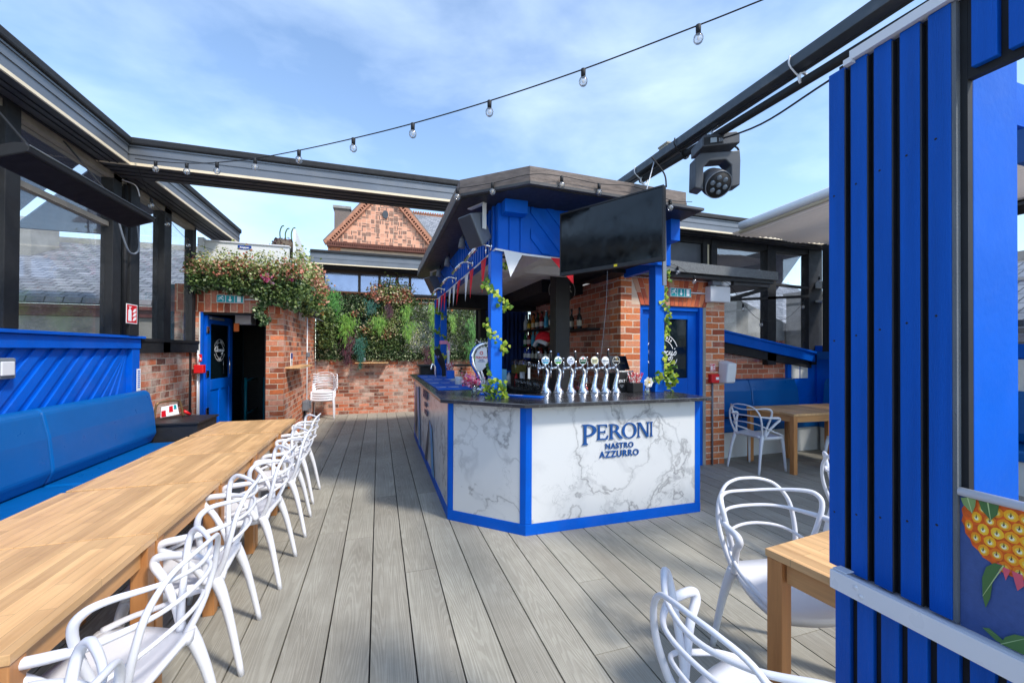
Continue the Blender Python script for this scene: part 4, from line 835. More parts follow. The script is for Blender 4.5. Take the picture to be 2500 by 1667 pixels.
b=MB().tube(smooth([L(.14,.02,3.03),L(.19,.02,3.0),L(.19,.02,2.94),L(.16,.02,2.93)],5),.007,6); b.tube(smooth([L(-.02,0,3.06),L(-.04,.0,3.12),L(-.08,.02,3.17)],4),.004,5); b.build('power_cables',M['blackmat'],t)
b=MB().box(2.31,2.35,2.40,2.46,3.07,3.13).box(2.30,2.36,2.41,2.45,3.10,3.14); b.build('hook_clamp',M['steel_bright'],t)
# ---------------------------------------------------------------- infrared heater
t=thing('patio_heater','long black infrared patio heater hanging by the left glass','heater',(-2.15,4.2,2.75))
a=Vector((-2.04,3.12,2.64));c2=Vector((-2.04,4.53,2.645)); dd=(c2-a).normalized(); up=Vector((-.36,0,.93)).normalized(); sx=dd.cross(up)
b=MB(); pr=[(-.10,-.02),(.10,-.02),(.115,0),(.105,.03),(.06,.045),(-.06,.045),(-.105,.03),(-.115,0)]
b.prism([a+sx*p+up*q for p,q in pr],c2-a); b.build('housing',M['blackmat'],t,bevel=.004)
b=MB(); b.prism([a+sx*p-up*.021 for p in (-.085,)]+[a+sx*.085-up*.021]+[a+dd*1.36+sx*.085-up*.021]+[a+dd*1.36-sx*.085-up*.021],-up*.004); b.build('glass_face',mat('heater_glass',srgb(24,22,24),.65,var=.2,spec=.2),t)
b=MB().tube([a+sx*.118+up*.01,c2+sx*.118+up*.01],.006,6); b.tube([a-sx*.118+up*.01,c2-sx*.118+up*.01],.006,6); b.build('edge_trim',M['steel'],t)
b=MB()
for q in (3.5,4.3): MB().bar((-2.06,q,2.68),(-2.45,q,3.2),.03,.006).build('bracket',M['blackmat'],t)
# ---------------------------------------------------------------- string lights
def string(name,label,path,bulbs,drop=.055,r=.004,size=1):
    t=thing(name,label,'string lights',path[0]); pts=smooth(path,8); MB().tube(pts,r,5).build('cable',M['blackmat'],t)
    for p in bulbs:
        p=Vector(p); b=MB().lathe([(.013*size,0),(.014*size,.045*size),(.006,.05*size)],p-Vector((0,0,.045*size)),10); s=b.build('socket',M['blackmat'],t)
        MB().ball(p-Vector((0,0,(.045+.026)*size)),.026*size,12,1.1).build('bulb',M['bulbglass'],s)
        MB().tube([p-Vector((.004,0,.05*size)),p-Vector((.004,0,.078*size)),p-Vector((-.004,0,.078*size)),p-Vector((-.004,0,.05*size))],.0016,4).build('filament',M['cream'],s)
    return t
S=[(-2.202,4.782,3.31),(-1.96,4.587,3.236),(-1.618,4.312,3.148),(-1.312,4.065,3.092),(-.959,3.782,3.054),(-.592,3.486,3.038),(-.185,3.159,3.036),(.207,2.843,3.046),(.648,2.489,3.079),(1.107,2.119,3.136),(1.578,1.741,3.222),(1.805,1.558,3.268),(2.25,1.2,3.36)]
string('string_lights','long festoon string of clear bulbs sweeping across the open sky',S,[Vector(p) for p in S[1:-2]])
F2=[(.63,3.49,2.90),(.88,3.27,2.895),(1.13,3.035,2.905),(1.40,3.045,2.93),(1.75,3.06,2.92),(2.1,3.075,2.945),(2.5,3.10,2.885),(2.75,3.11,2.9)]
string('string_lights','festoon bulbs draped along the weathered timber fascia of the bar',F2,[F2[i] for i in (0,1,3,4,6)],r=.003)
F3=[(-2.2,4.80,3.27),(-2.3,5.3,3.10),(-2.42,5.95,3.08),(-2.45,6.6,2.98),(-2.3,7.0,2.95),(-1.6,7.05,2.72)]
string('string_lights','thin festoon string along the left wall glazing beyond the cross beam',F3,[F3[i] for i in (1,2,3)],r=.003)
F4=[(3.15,4.2,2.63),(3.5,4.2,2.56),(3.75,4.2,2.46),(4.3,4.25,2.42),(4.75,4.4,2.17),(5.3,4.6,1.98),(5.9,4.7,2.02),(6.4,4.8,2.3),(6.9,4.9,2.75)]
string('string_lights','festoon string hanging over the right rear windows beyond the pub door',F4,[F4[i] for i in (1,2,4,5,7,8)],r=.003)
F5=[(-1.35,10.1,3.35),(-1.2,10.3,2.95),(-1.05,10.35,2.7)]
string('string_lights','short run of festoon bulbs beside the rear window and pink flowers',F5,[F5[0],F5[1]],r=.003)
# ================================================================ PUB FACADE (right of bar)
YF=4.45
t=thing('pub_facade','orange brick pub entrance bay with splayed brick lintel and blue door','building',(3.6,YF,0))
MB().box(2.853,3.135,YF,YF+.24,0,2.10).build('brick_pier',M['brick_orange'],t)
MB().box(4.165,4.475,YF,YF+.5,0,2.10).build('brick_pier',M['brick_orange'],t)
MB().box(2.853,3.01,YF,YF+.24,2.102,2.44).build('brick_pier',M['brick_orange'],t)
MB().box(4.30,4.475,YF,YF+.5,2.102,2.44).build('brick_pier',M['brick_orange'],t)
b=MB(); xs=[3.012+i*.0806 for i in range(17)]
mid=3.655
for i in range(16):
    xa=3.145+i*.0637; xb=xa+.0577; s0=(xa-mid)*.26; s1=(xb-mid)*.26
    sp=.16+.1*((i*7)%3)/2
    q=[(xa,2.102),(xb,2.102),(xb+s1*sp/.34,2.102+sp),(xa+s0*sp/.34,2.102+sp)]; b.prism([(x,YF-.004,z) for x,z in q],(0,.1,0))
    q=[(xa+s0*(sp+.008)/.34,2.11+sp),(xb+s1*(sp+.008)/.34,2.11+sp),(xb+s1,2.44),(xa+s0,2.44)]; b.prism([(x,YF-.004,z) for x,z in q],(0,.1,0))
b.build('lintel',islands('lintel_bricks',[srgb(206,108,66),srgb(190,92,60),srgb(216,128,84),srgb(200,150,120),srgb(176,84,58)],.85),t,bevel=.004)
MB().box(3.01,4.30,YF+.003,YF+.24,2.102,2.44).build('lintel_mortar',mat('pale_mortar',srgb(214,188,164),.9,bmp=.4),t)
MB().box(2.853,2.99,YF+.242,7.66,0,2.47).build('inner_side_wall',M['brick_in'],t)
MB().box(4.115,4.163,YF-.002,YF+.2,0,2.10).build('render_jamb',M['concrete'],t)
b=MB().box(3.136,3.19,YF+.02,YF+.12,0,2.098).box(4.06,4.113,YF+.0,YF+.12,0,2.098).box(3.19,4.06,YF+.02,YF+.12,2.045,2.098); b.build('door_frame',M['blue'],t,bevel=.004)
b=MB().box(3.19,3.30,YF+.06,YF+.10,0,2.045).box(3.92,4.06,YF+.06,YF+.10,0,2.045).box(3.30,3.92,YF+.06,YF+.10,1.94,2.045).box(3.30,3.92,YF+.06,YF+.10,.86,1.16).box(3.30,3.92,YF+.06,YF+.10,0,.2).box(3.30,3.92,YF+.075,YF+.095,.2,.86).box(3.36,3.86,YF+.062,YF+.078,.26,.80)
dr=b.build('door',M['blue'],t,bevel=.004)
MB().box(3.30,3.92,YF+.08,YF+.086,1.16,1.94).build('door_glass',M['glassdark'],dr)
b=MB(); crest(b,(3.53,YF+.077,1.495),X_,Z_,.245); b.build('crest',M['signwhite'],dr)
# shelf canopy slab
t=thing('felt_canopy','mineral felt covered canopy slab above the pub door','canopy',(4,4.3,2.5))
b=MB().prism([(2.6,4.22,2.515),(5.17,4.22,2.49),(5.17,4.22,2.60),(2.6,4.22,2.655)],(0,.95,0)); b.build('slab',M['felt'],t)
MB().box(2.62,5.14,4.26,5.1,2.445,2.488).build('fascia',M['black'],t); MB().box(2.853,5.10,4.40,4.445,2.442,2.4445+.001).build('flashing',M['steel_bright'],t)
b=MB().box(2.853,5.1,4.415,4.448,2.441,2.452); b.build('white_line',M['white'],t)
MB().box(4.48,5.12,4.3,5.15,2.40,2.443).build('boarded_underside',M['soffit'],t)
b=MB().bar((4.48,4.5,2.2),(5.10,4.35,2.39),.05,.05); b.build('brace',M['blackmat'],t)
exit_sign('exit_sign','green fire exit sign with running man above the right pub door',(3.555,4.40,2.22),X_,Z_,.325,.115)
o=MB().tube([(3.885,4.43,2.285),(4.14,4.43,2.285)],.011,8).build('conduit',M['white']); single(o,'short white conduit joining the right exit sign to the white box','pipe')
t=thing('emergency_light','white emergency light box with twin lamp heads beside the right exit sign','emergency light',(4.3,4.4,2.3))
MB().box(4.14,4.47,4.34,4.445,2.17,2.38).build('box',M['white'],t,bevel=.01)
b=MB(); b.lathe([(.05,0),(.058,.03),(.06,.05)],(4.22,4.36,2.43),16,(0,-1,.1)); 
MB().box(4.14,4.29,4.30,4.40,2.385,2.45).build('lamp_head',M['grey'],t,bevel=.015); MB().box(4.31,4.45,4.30,4.40,2.385,2.46).build('lamp_head',M['white'],t,bevel=.03)
b=MB().box(4.19,4.21,4.33,4.36,2.375,2.39).box(4.37,4.39,4.33,4.36,2.375,2.39); b.build('swivel',M['steel_bright'],t)
t=thing('call_point','red fire alarm call point on the right brick pier','fire alarm',(4.27,4.43,1.15))
MB().box(4.20,4.33,4.385,4.448,1.10,1.215).build('body',M['red'],t,bevel=.006); MB().box(4.27,4.32,4.382,4.386,1.14,1.175).build('label',M['signwhite'],t)
fire_sign('fire_alarm_sign','small red fire alarm notice above the right call point',(4.225,4.44,1.255),X_,Z_,.085,.095)
o=MB().tube([(4.255,4.43,0),(4.255,4.43,1.10)],.012,8).build('conduit',M['grey']); single(o,'grey conduit running down the right brick pier from the call point','pipe')
t=thing('hand_dryer','white wall box with rounded front on the corner of the right brick pier','dispenser',(4.43,4.4,1.22))
b=MB().prism([(4.355,4.446,1.085),(4.365,4.30,1.10),(4.375,4.28,1.36),(4.37,4.446,1.395)],(.15,0,0)); b.build('cover',M['white'],t,bevel=.02)
# ---------------------------------------------------------------- right rear booth
t=thing('booth_screen','black framed windows above the right rear booth with a dark boarded bay','window',(5.5,5.15,2))
b=MB().box(2.9,4.72,5.15,5.22,2.45,3.26); b.build('dark_board',mat('dark_grey_ply',srgb(74,78,84),.5,var=.2,scale=3),t)
for x0,x1 in ((4.72,4.80),(4.88,4.99),(6.02,6.20),(6.94,7.25)): MB().box(x0,x1,5.10,5.24,1.3,3.254).build('post',M['blackmat'],t)
MB().box(2.9,7.25,5.11,5.25,3.17,3.254).build('head',M['blackmat'],t)
b=MB().box(4.82,4.86,5.13,5.2,2.45,3.17); b.build('white_strip',mat('beige_batten',srgb(200,190,160),.6),t)
MB().bar((4.99,5.13,2.66),(6.94,5.13,2.60),.05,.04).build('transom',M['blackmat'],t); MB().bar((5.0,5.12,2.31),(6.94,5.12,2.46),.04,.04).build('diagonal_bar',M['blackmat'],t)
for x0,x1 in ((4.99,6.02),(6.20,6.94)): MB().box(x0,x1,5.165,5.172,1.35,3.17).build('pane',M['glass'],t)
MB().prism([(4.48,5.05,1.765),(7.02,5.05,1.345),(7.02,5.05,1.505),(4.48,5.05,1.93)],(0,.13,0)).build('sloping_blue_beam',M['blue'],t,bevel=.004)
MB().prism([(4.48,5.02,1.915),(7.02,5.02,1.49),(7.02,5.02,1.52),(4.48,5.02,1.945)],(0,.18,0)).build('blue_cap',M['blue'],t)
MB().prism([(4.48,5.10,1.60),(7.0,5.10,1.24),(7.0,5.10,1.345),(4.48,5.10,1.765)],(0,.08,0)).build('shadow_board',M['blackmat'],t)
o=MB().box(4.48,6.52,5.20,5.4,0,1.70).build('brick_wall',M['brick_in']); single(o,'brown red brick wall behind the right rear blue bench','wall')
t=thing('wainscot','blue corner boarding with two white panels behind the right bench','wall panel',(6.7,5.15,1.2))
b=MB().box(6.52,7.2,5.15,5.3,0,1.52); b.build('board',M['blue'],t)
for x0,x1 in ((6.60,6.765),(6.795,6.96)): MB().box(x0,x1,5.135,5.15,1.07,1.49).build('white_panel',M['whitewood'],t)
# outside right: roof and gable
t=thing('slate_roof_building','grey gable wall and slate roof seen through the right windows','building',(6,9,1))
b=MB().prism([(4.0,8.0,-3),(10.6,8.0,-3),(10.5,8.0,2.1),(8.3,8.0,2.88),(4.0,8.0,3.2)],(0,.3,0)); b.build('gable_wall',M['concrete'],t)
b=MB().prism([(8.0,8.4,2.0),(15,8.4,2.0),(15,12,4.1),(8.0,12,4.1)],(0,0,.1)); b.build('roof',M['slate'],t)
MB().box(9.95,10.75,7.35,7.9,-3,2.92).build('chimney',M['concrete'],t)
MB().box(9.9,10.8,7.3,7.95,2.925,3.0).build('chimney_cap',M['concrete'],t)
t=thing('awning_sail','navy sail awning outside the right rear windows','awning',(7,6.5,3.3))
MB().prism([(x,y,3.33) for x,y in [(4.9,5.4),(7.25,5.4),(11.2,9.2),(4.9,9.2)]],(0,0,.02)).build('sheet',M['navy'],t)
# right side wall
t=thing('side_screen','blue boarded right side wall with black framed windows above','wall panel',(7.15,2,1.5))
MB().box(7.12,7.3,-2,5.1,0,1.60).build('board',M['blue'],t); MB().box(7.08,7.119,-2,5.1,1.46,1.62).build('top_rail',M['blue'],t)
b=MB().box(7.09,7.119,-2,4.0,1.02,1.44); b.build('white_boards',M['whitewood'],t)
for y in (-1.5,.2,1.9,3.6): MB().box(7.1,7.24,y,y+.16,1.62,3.4).build('post',M['blackmat'],t)
MB().box(7.08,7.26,-2,5.09,2.60,2.70).build('transom',M['panelwhite'],t); MB().box(7.08,7.26,-2,5.09,2.36,2.39).build('transom',M['panelwhite'],t)
MB().box(7.05,7.3,-2,5.09,3.26,3.45).build('head',M['black'],t)
for y in (-1.34,.36,2.06,3.76): MB().box(7.165,7.172,y,y+1.54,1.62,3.26).build('pane',M['glass'],t)
t=thing('slate_roof_building','slate roof and rough stone wall beyond the far right windows','building',(9,3,1))
b=MB().prism([(9.0,-6,1.9),(9.0,6,1.9),(12,6,3.4),(12,-6,3.4)],(0,0,.1)); b.build('roof',M['slate'],t)
MB().box(8.95,9.2,-6,6,-3,1.9).build('stone_wall',brickmat('rubble_stone',srgb(150,136,118),srgb(96,88,78),srgb(180,172,160),.4,bw=.3,rh=.1,ms=.012),t)
# corrugated awning
t=thing('corrugated_awning','white corrugated awning sheet with rolled front edge over the right tables','awning',(5.8,3,3.3))
b=MB(); n=110; vv=[];ff=[]
for i in range(n+1):
    x=4.80+(7.05-4.80)*i/n; dz=.014*math.sin(i*1.57)
    vv+=[(x,-1.5,3.46+dz-.0*i),(x,4.64+.05*math.sin(i*.13),3.20+dz+.0*i)]
for i in range(n): ff.append((2*i,2*i+1,2*i+3,2*i+2))
b.add(vv,ff,True); o=b.build('sheet',islands('translucent_corrugated_sheet',[srgb(226,218,210),srgb(226,218,210)],.5,.62),t); sm=o.modifiers.new('s','SOLIDIFY'); sm.thickness=.004
b=MB().tube([(4.79,-1.5,3.50),(4.77,4.2,3.265),(4.76,4.45,3.255)],.055,14); b.build('front_roll',M['white'],t)
b=MB().tube([(4.80,-1.5,3.43),(4.80,4.5,3.19)],.028,10); b.build('cream_rail',M['cream'],t)
MB().box(6.95,7.0,-1.5,4.7,3.1,3.2).build('bearer',M['blackmat'],t)
# black posts at right corner
t=thing('corner_post','black corner posts with conduit at the right end of the terrace','post',(6.8,4.7,1.6))
MB().box(6.80,6.93,4.62,4.78,1.52,3.25).build('post',M['blackmat'],t); MB().box(6.98,7.08,4.4,4.55,1.5,3.25).build('post',M['black'],t)
MB().box(6.70,7.08,4.3,4.79,1.40,1.52).build('base_rail',M['blue_dark'],t)
MB().box(6.75,7.06,4.2,4.3,2.62,2.66).build('bracket',M['grey'],t)
# ---------------------------------------------------------------- slatted kiosk wall near the camera
t=thing('slatted_kiosk','blue and black slatted kiosk wall with a hatch opening beside the camera','kiosk',(1.2,.5,0))
XS=1.196
ys=[(.823,.783),(.767,.729),(.713,.675),(.658,.619),(.604,.564)]
for i,(a,c) in enumerate(ys):
    zt=2.292; 
    MB().box(XS,XS+.016,c,a,.934,zt).build('slat',M['slat'],t,bevel=.0015)
for a,c in ((.5313,.4922),(.4766,.435),(.419,.378),(.362,.32),(.304,.262)):
    MB().box(XS,XS+.016,c,a,2.127,2.292 if a>.5 else 2.40).build('slat',M['slat'],t,bevel=.0015)
for k in range(19):
    a=.815-k*.0546; MB().box(XS+.012,XS+.026,a-.038,a,.0,.888).build('lower_slat',M['slat'],t,bevel=.0015)
MB().box(XS+.0165,XS+.034,.544,.806,.934,2.31).build('backing',M['blackmat'],t)
MB().box(XS+.0165,XS+.034,-.2,.5435,2.112,2.42).build('backing',M['blackmat'],t)
MB().box(XS+.0265,XS+.034,-.25,.818,0,.93).build('backing',M['blackmat'],t)
MB().box(XS+.002,XS+.0163,.556,.5635,.934,2.29).build('brush_strip',mat('grey_brush',srgb(104,108,112),.9,bmp=.6,bscale=300),t)
b=MB()
for a,c in zip(ys,ys[1:]): b.box(XS+.001,XS+.0163,a[1]-.0035,a[1]-.0005,.934,2.285)
b.build('slat_edge_shadow_gap',M['black'],t)
MB().box(XS-.012,XS+.04,-.2,.762,2.2935,2.318).build('white_trim',M['white'],t)
MB().box(XS-.016,XS+.0,.755,.775,2.285,2.30).build('trim_end',M['white'],t)
b=MB().box(1.150,1.158,-.25,.790,.893,.941).box(1.158,1.186,-.25,.790,.893,.899).box(1.158,1.166,-.25,.789,.9365,.941); b.box(1.158,1.19,.755,.789,.9415,.9445); b.build('white_rail',M['white'],t,bevel=.0015)
MB().box(1.160,1.222,-.25,.775,.9005,.927).build('sill',mat('pale_grey_sill',srgb(206,208,218),.35,var=.02),t)
b=MB()
for y in (.727,.715): b.lathe([(.006,0),(.005,.002)],(1.150,y,.925 if y>.72 else .909),12,NX)
b.build('screw',M['white'],t)
b=MB()
for i,(a,c) in enumerate(ys):
    for z in (1.08,1.55,1.95): b.lathe([(.0028,0),(.002,.0006)],(XS,(a+c)/2+.006,z+.013*i),8,NX)
b.build('nail_head',M['blackmat'],t)
t=thing('kiosk_post','wide bright blue post standing inside the kiosk hatch opening','post',(1.3,.53,1.2))
MB().box(1.233,1.402,.5445,.575,.4,2.35).build('post',M['blue'],t,bevel=.002)
t=thing('cross_rail','blue cross rails spanning behind the kiosk hatch to the right wall','rail',(5,1.2,2.7))
MB().box(2.95,7.07,1.16,1.22,2.64,2.85).build('upper_rail',M['blue'],t)
MB().box(2.95,7.07,1.10,1.155,2.44,2.60).build('lower_rail',M['blue_dark'],t)
MB().box(2.9,3.0,1.225,1.32,0,2.85).build('rail_post',M['blue'],t)
# pineapple banner
t=thing('pineapple_banner','slate blue banner with a painted pineapple hung in the kiosk hatch','banner',(1.206,.4,1.1))
XB=1.2060
MB().box(XB,XB+.005,-.15,.5555,.9285,1.212).build('cloth',mat('slate_blue_cloth',srgb(66,88,142),.8,var=.10,scale=60,bmp=.2,bscale=300),t)
b=MB().tube([(XB+.0,.556,1.218),(XB+.0,-.15,1.218)],.0095,12); b.build('white_tube',M['white'],t)
def pq(y,z,e): return (XB-.0006-e,y,z)
cy,cz,ry,rz=.468,1.168,.080,.090
def inside(y,z,k=1): return ((y-cy)/ry)**2+((z-cz)/rz)**2<k
def clipz(z): return min(z,1.209)
b=MB(); b.prism([pq(cy+ry*1.03*math.cos(R(i*7.5))*(1+.035*(i%2)),clipz(cz+rz*1.03*math.sin(R(i*7.5))*(1+.035*(i%2))),0) for i in range(48)],(-.0004,0,0)); fruit=b.build('fruit',mat('pineapple_orange',srgb(222,92,8),.6,var=.35,scale=90),t)
pm=islands('pineapple_segments',[srgb(252,176,16),srgb(244,150,10),srgb(254,194,36),srgb(238,128,12),srgb(250,164,20)],.6)
bs=[MB() for _ in range(4)]
random.seed(77)
for r_ in range(-5,3):
    for c_ in range(-5,6):
        y=cy+(c_+(.5 if r_%2 else 0))*.0205+random.uniform(-.001,.001); z=cz+r_*.0215+.004
        if not inside(y,z,.98) or z>1.2: continue
        edge=1-.45*(((y-cy)/ry)**2); sy=.0108*edge; sz=.0118
        ang=[2*math.pi*i/10+.3 for i in range(10)]
        bs[0].prism([pq(y+sy*math.cos(a)*random.uniform(.92,1.06),clipz(z+sz*math.sin(a)*random.uniform(.92,1.06)),.0006) for a in ang],(-.0003,0,0))
        bs[1].prism([pq(y+sy*.62*math.cos(a),clipz(z-.001+sz*.58*math.sin(a)),.0010) for a in ang],(-.0003,0,0))
        bs[2].prism([pq(y+sy*.36*math.cos(a),clipz(z-.002+sz*.32*math.sin(a)),.0014) for a in ang],(-.0003,0,0))
        bs[3].prism([pq(y,clipz(z+sz*.62),.0018),pq(y+sy*.12,z-.002,.0018),pq(y-sy*.14,z-.001,.0018)],(-.0003,0,0))
        bs[3].prism([pq(y+sy*.3,clipz(z+sz*.2),.0018),pq(y+sy*.06,z-.003,.0018),pq(y,z-.002,.0018)],(-.0003,0,0))
for q,(nm,mm) in zip(bs,(('segments',pm),('segment_centres',mat('pale_orange_print',srgb(253,204,70),.6)),('segment_eyes',mat('cream_print',srgb(252,238,196),.6)),('spines',mat('olive_print',srgb(92,78,44),.6)))): q.build(nm,mm,fruit)
lm=islands('printed_leaves',[srgb(96,132,70),srgb(130,158,92),srgb(74,112,56)],.6)
b=MB();b2=MB()
def blade(pts,e):
    b.prism([pq(y,z,e) for y,z in pts],(-.0003,0,0))
    n=len(pts); m0=pts[0]; m1=pts[n//2]; b2.prism([pq(m0[0],m0[1],e+.0004),pq(m1[0],m1[1],e+.0004),pq(m1[0]-.0006,m1[1],e+.0004),pq(m0[0]-.0022,m0[1],e+.0004)],(-.0002,0,0))
blade([(.543,1.209),(.553,1.205),(.549,1.192),(.535,1.178),(.530,1.195),(.529,1.209)],.0024)
blade([(.512,1.209),(.525,1.209),(.521,1.192),(.507,1.174),(.497,1.190),(.495,1.209)],.0026)
blade([(.490,1.090),(.502,1.089),(.514,1.075),(.520,1.050),(.5195,1.012),(.515,.990),(.508,1.014),(.505,1.045),(.498,1.072)],.0022)
blade([(.520,.946),(.510,.951),(.497,.944),(.480,.932),(.500,.932)],.0020)
blade([(.494,.930),(.487,.948),(.474,.962),(.455,.968),(.44,.95),(.43,.930)],.0024)
blade([(.450,.930),(.435,.955),(.40,.968),(.36,.96),(.34,.93)],.0030)
b.build('leaves',lm,t); b2.build('leaf_veins',mat('pale_green_print',srgb(186,204,140),.6),t)
b=MB()
for pts in ([(.492,1.088),(.486,1.062),(.479,1.086)],[(.478,1.086),(.470,1.050),(.461,1.064),(.463,1.084)],[(.498,1.092),(.494,1.070),(.490,1.090)]): b.prism([pq(y,z,.0020) for y,z in pts],(-.0003,0,0))
b.build('pink_stem',mat('pink_print',srgb(226,92,108),.6),t)
# ================================================================ FURNITURE
def make_chair(label):
    t=thing('armchair',label,'chair',(0,0,0),'white moulded armchairs')
    lm_=M['chair']
    # seat shell
    b=MB(); nu,nv=12,10; top=[];bot=[]
    for j in range(nv+1):
        v=j/nv; y=-.185+.405*v
        hw=(.165+.085*math.sin(min(1,v*1.25)*math.pi/2)) if v<.8 else .25*math.sqrt(max(0,1-((v-.8)/.2)**2*.30))
        for i in range(nu+1):
            u=-1+2*i/nu; z=.452-.016*(1-u*u)*math.sin(v*math.pi)-(.02 if v>.95 else 0)+(.018 if j==0 else 0)*(1)
            yy=y-(.045*u*u if v>.8 else 0)*((v-.8)/.2)
            top.append((u*hw,yy,z)); e=.9 if abs(u)>.95 else 1
            bot.append((u*hw*.96,yy*.98,z-.022-.018*(1 if (abs(u)>.7 or v>.9) else 0)))
    n_=len(top); vv=top+bot; ff=[]
    W_=nu+1
    for j in range(nv):
        for i in range(nu):
            a=j*W_+i; ff.append((a,a+1,a+1+W_,a+W_)); a+=n_; ff.append((a,a+W_,a+1+W_,a+1))
    for i in range(nu): ff.append((i,i+n_,i+1+n_,i+1)); a=nv*W_+i; ff.append((a,a+1,a+1+n_,a+n_))
    for j in range(nv): a=j*W_; ff.append((a,a+W_,a+W_+n_,a+n_)); a=j*W_+nu; ff.append((a,a+n_,a+W_+n_,a+W_))
    b.add(vv,ff,True); b.build('seat',lm_,t,local=True)
    for s in (-1,1):
        b=MB().tube(smooth([(s*.215,.150,.445),(s*.224,.170,.40),(s*.232,.188,.28),(s*.245,.212,0)],4),[0.0286,0.0260,0.0244,0.0227,0.0214,0.0206,0.0197,0.0189,0.0181,0.0168,0.0155,0.0143,0.0130][:13],12); b.build('leg',lm_,t,local=True)
        b=MB().tube(smooth([(s*.180,-.150,.455),(s*.188,-.180,.38),(s*.20,-.215,.25),(s*.215,-.265,0)],4),[0.0252,0.0260,0.0252,0.0239,0.0227,0.0214,0.0202,0.0189,0.0176,0.0164,0.0151,0.0139,0.0126][:13],12); b.build('leg',lm_,t,local=True)
    def loop(name,half,rad):
        pts=[(x,y,z) for x,y,z in half]+[(-x,y,z) for x,y,z in half[::-1][1:]]; rr=rad+rad[::-1][1:]
        P=smooth(pts,5); rs=[]
        for i in range(len(pts)-1):
            for k in range(5): rs.append(rr[i]+(rr[i+1]-rr[i])*k/5)
        rs.append(rr[-1]); MB().tube(P,rs,8).build(name,lm_,t,local=True)
    loop('tall_back_loop',[(.178,-.145,.44),(.200,-.185,.53),(.215,-.215,.64),(.200,-.238,.745),(.145,-.265,.818),(.07,-.285,.843),(0,-.290,.847)],[0.0151,0.0126,0.0113,0.0105,0.0083,0.0080,0.0080])
    loop('shoulder_back_loop',[(.190,-.12,.45),(.205,-.115,.54),(.245,-.105,.66),(.272,-.105,.755),(.268,-.125,.797),(.235,-.165,.810),(.13,-.248,.795),(0,-.280,.785)],[0.0151,0.0126,0.0126,0.0130,0.0126,0.0109,0.0080,0.0080])
    loop('arm_loop',[(.200,-.12,.45),(.222,-.085,.53),(.258,-.03,.61),(.282,.020,.66),(.287,.012,.690),(.278,-.06,.697),(.25,-.14,.70),(.15,-.24,.71),(0,-.268,.712)],[0.0168,0.0147,0.0155,0.0168,0.0160,0.0155,0.0122,0.0080,0.0080])
    loop('low_back_loop',[(.236,.165,.452),(.252,.08,.485),(.250,-.02,.515),(.225,-.12,.56),(.15,-.215,.61),(0,-.252,.625)],[0.0134,0.0113,0.0105,0.0083,0.0077,0.0077])
    return t
chair=make_chair('white moulded armchair beside the tables, its rear legs just right of the long table')
first=[True]
def put(x,y,rz,label,group='white moulded armchairs',z=0):
    global chair
    if first[0]:
        first[0]=False; chair.location=(x,y,z); chair.rotation_euler=(0,0,R(rz)); chair['label']=label; chair['group']=group; return chair
    return dup(chair,(x,y,z),R(rz),label,group)
LB=[(.83,1.03,85,'white armchair in the lower left corner, only its arm top in view'),(.855,1.71,83,'large white armchair second from the bottom left corner, tucked under the first table'),
 (.88,2.42,94,'white armchair third from the near end of the long table'),(.845,3.17,88,'white armchair fourth along the left table row'),(.835,3.90,93,'white armchair fifth along the left table row'),(.870,4.69,89,'farthest white armchair of the left table row, near the brick enclosure')]
for x,y,r_,l in LB: put(-x,y,r_,l,'armchairs along the left tables')
for k in range(4):
    put(-1.17,9.93+.012*k,180,['bottom','second','third','top'][k]+' white armchair of the stack against the rear brick wall','stacked armchairs by the rear wall',z=.052*k)
put(1.82,1.42,171,'white armchair behind the front right table, facing the camera','armchairs at the right tables')
put(1.05,.88,-85,'white armchair at the bottom edge of the picture, left of the front right table','armchairs at the right tables')
put(4.68,4.13,-83,'white armchair left of the rear right table by the brick pier','armchairs at the right tables')
put(5.60,3.55,2,'white armchair on the near side of the rear right table, half hidden by the slats','armchairs at the right tables')
put(3.14,1.84,-90,'white armchair behind the slatted wall, only a sliver of its back showing','armchairs at the right tables')
def make_table():
    t=thing('dining_table','square beech table','table',(0,0,0))
    h=.3615
    b=MB().box(-h,h,-h,h,.722,.75); b.build('table_top',M['wood'],t,bevel=.002,local=True)
    a=.325
    for s in (-1,1):
        MB().box(-a+.03,a-.03,s*a-.011,s*a+.011,.64,.7205).build('apron',M['woodx'],t,local=True,bevel=.002)
        MB().box(s*a-.011,s*a+.011,-a+.03,a-.03,.64,.7205).build('apron',M['woody'],t,local=True,bevel=.002)
    for sx in (-1,1):
        for sy in (-1,1): MB().box(sx*(a+.003)-.029,sx*(a+.003)+.029,sy*(a+.003)-.029,sy*(a+.003)+.029,0,.7205).build('leg',M['woodz'],t,local=True,bevel=.003)
    return t
tb=make_table(); TL=[(-1.24,1.738,0,0,'nearest beech table of the long row, cut by the left edge of the picture'),(-1.243,2.468,.3,0,'second beech table of the left row'),(-1.24,3.215,-.2,0,'third beech table of the left row, in the middle of the run'),(-1.243,3.957,0,0,'fourth beech table of the left row, beside the black box'),(-1.235,4.72,0,.004,'farthest beech table of the left row, next to the open blue door')]
for i,(x,y,r_,z,l) in enumerate(TL):
    if i==0: tb.location=(x,y,z); tb['label']=l; tb['group']='beech tables pushed together in a row'
    else: dup(tb,(x,y,z),R(r_),l,'beech tables pushed together in a row')
dup(tb,(1.842,.914,0),R(6),'beech table corner at the lower right beside the slatted kiosk','beech tables on the right')
dup(tb,(5.24,4.10,0),R(-3),'beech table in front of the right rear blue bench','beech tables on the right')
dup(tb,(5.98,4.06,0),R(-3),'beech table joined to the right of the rear bench table','beech tables on the right')
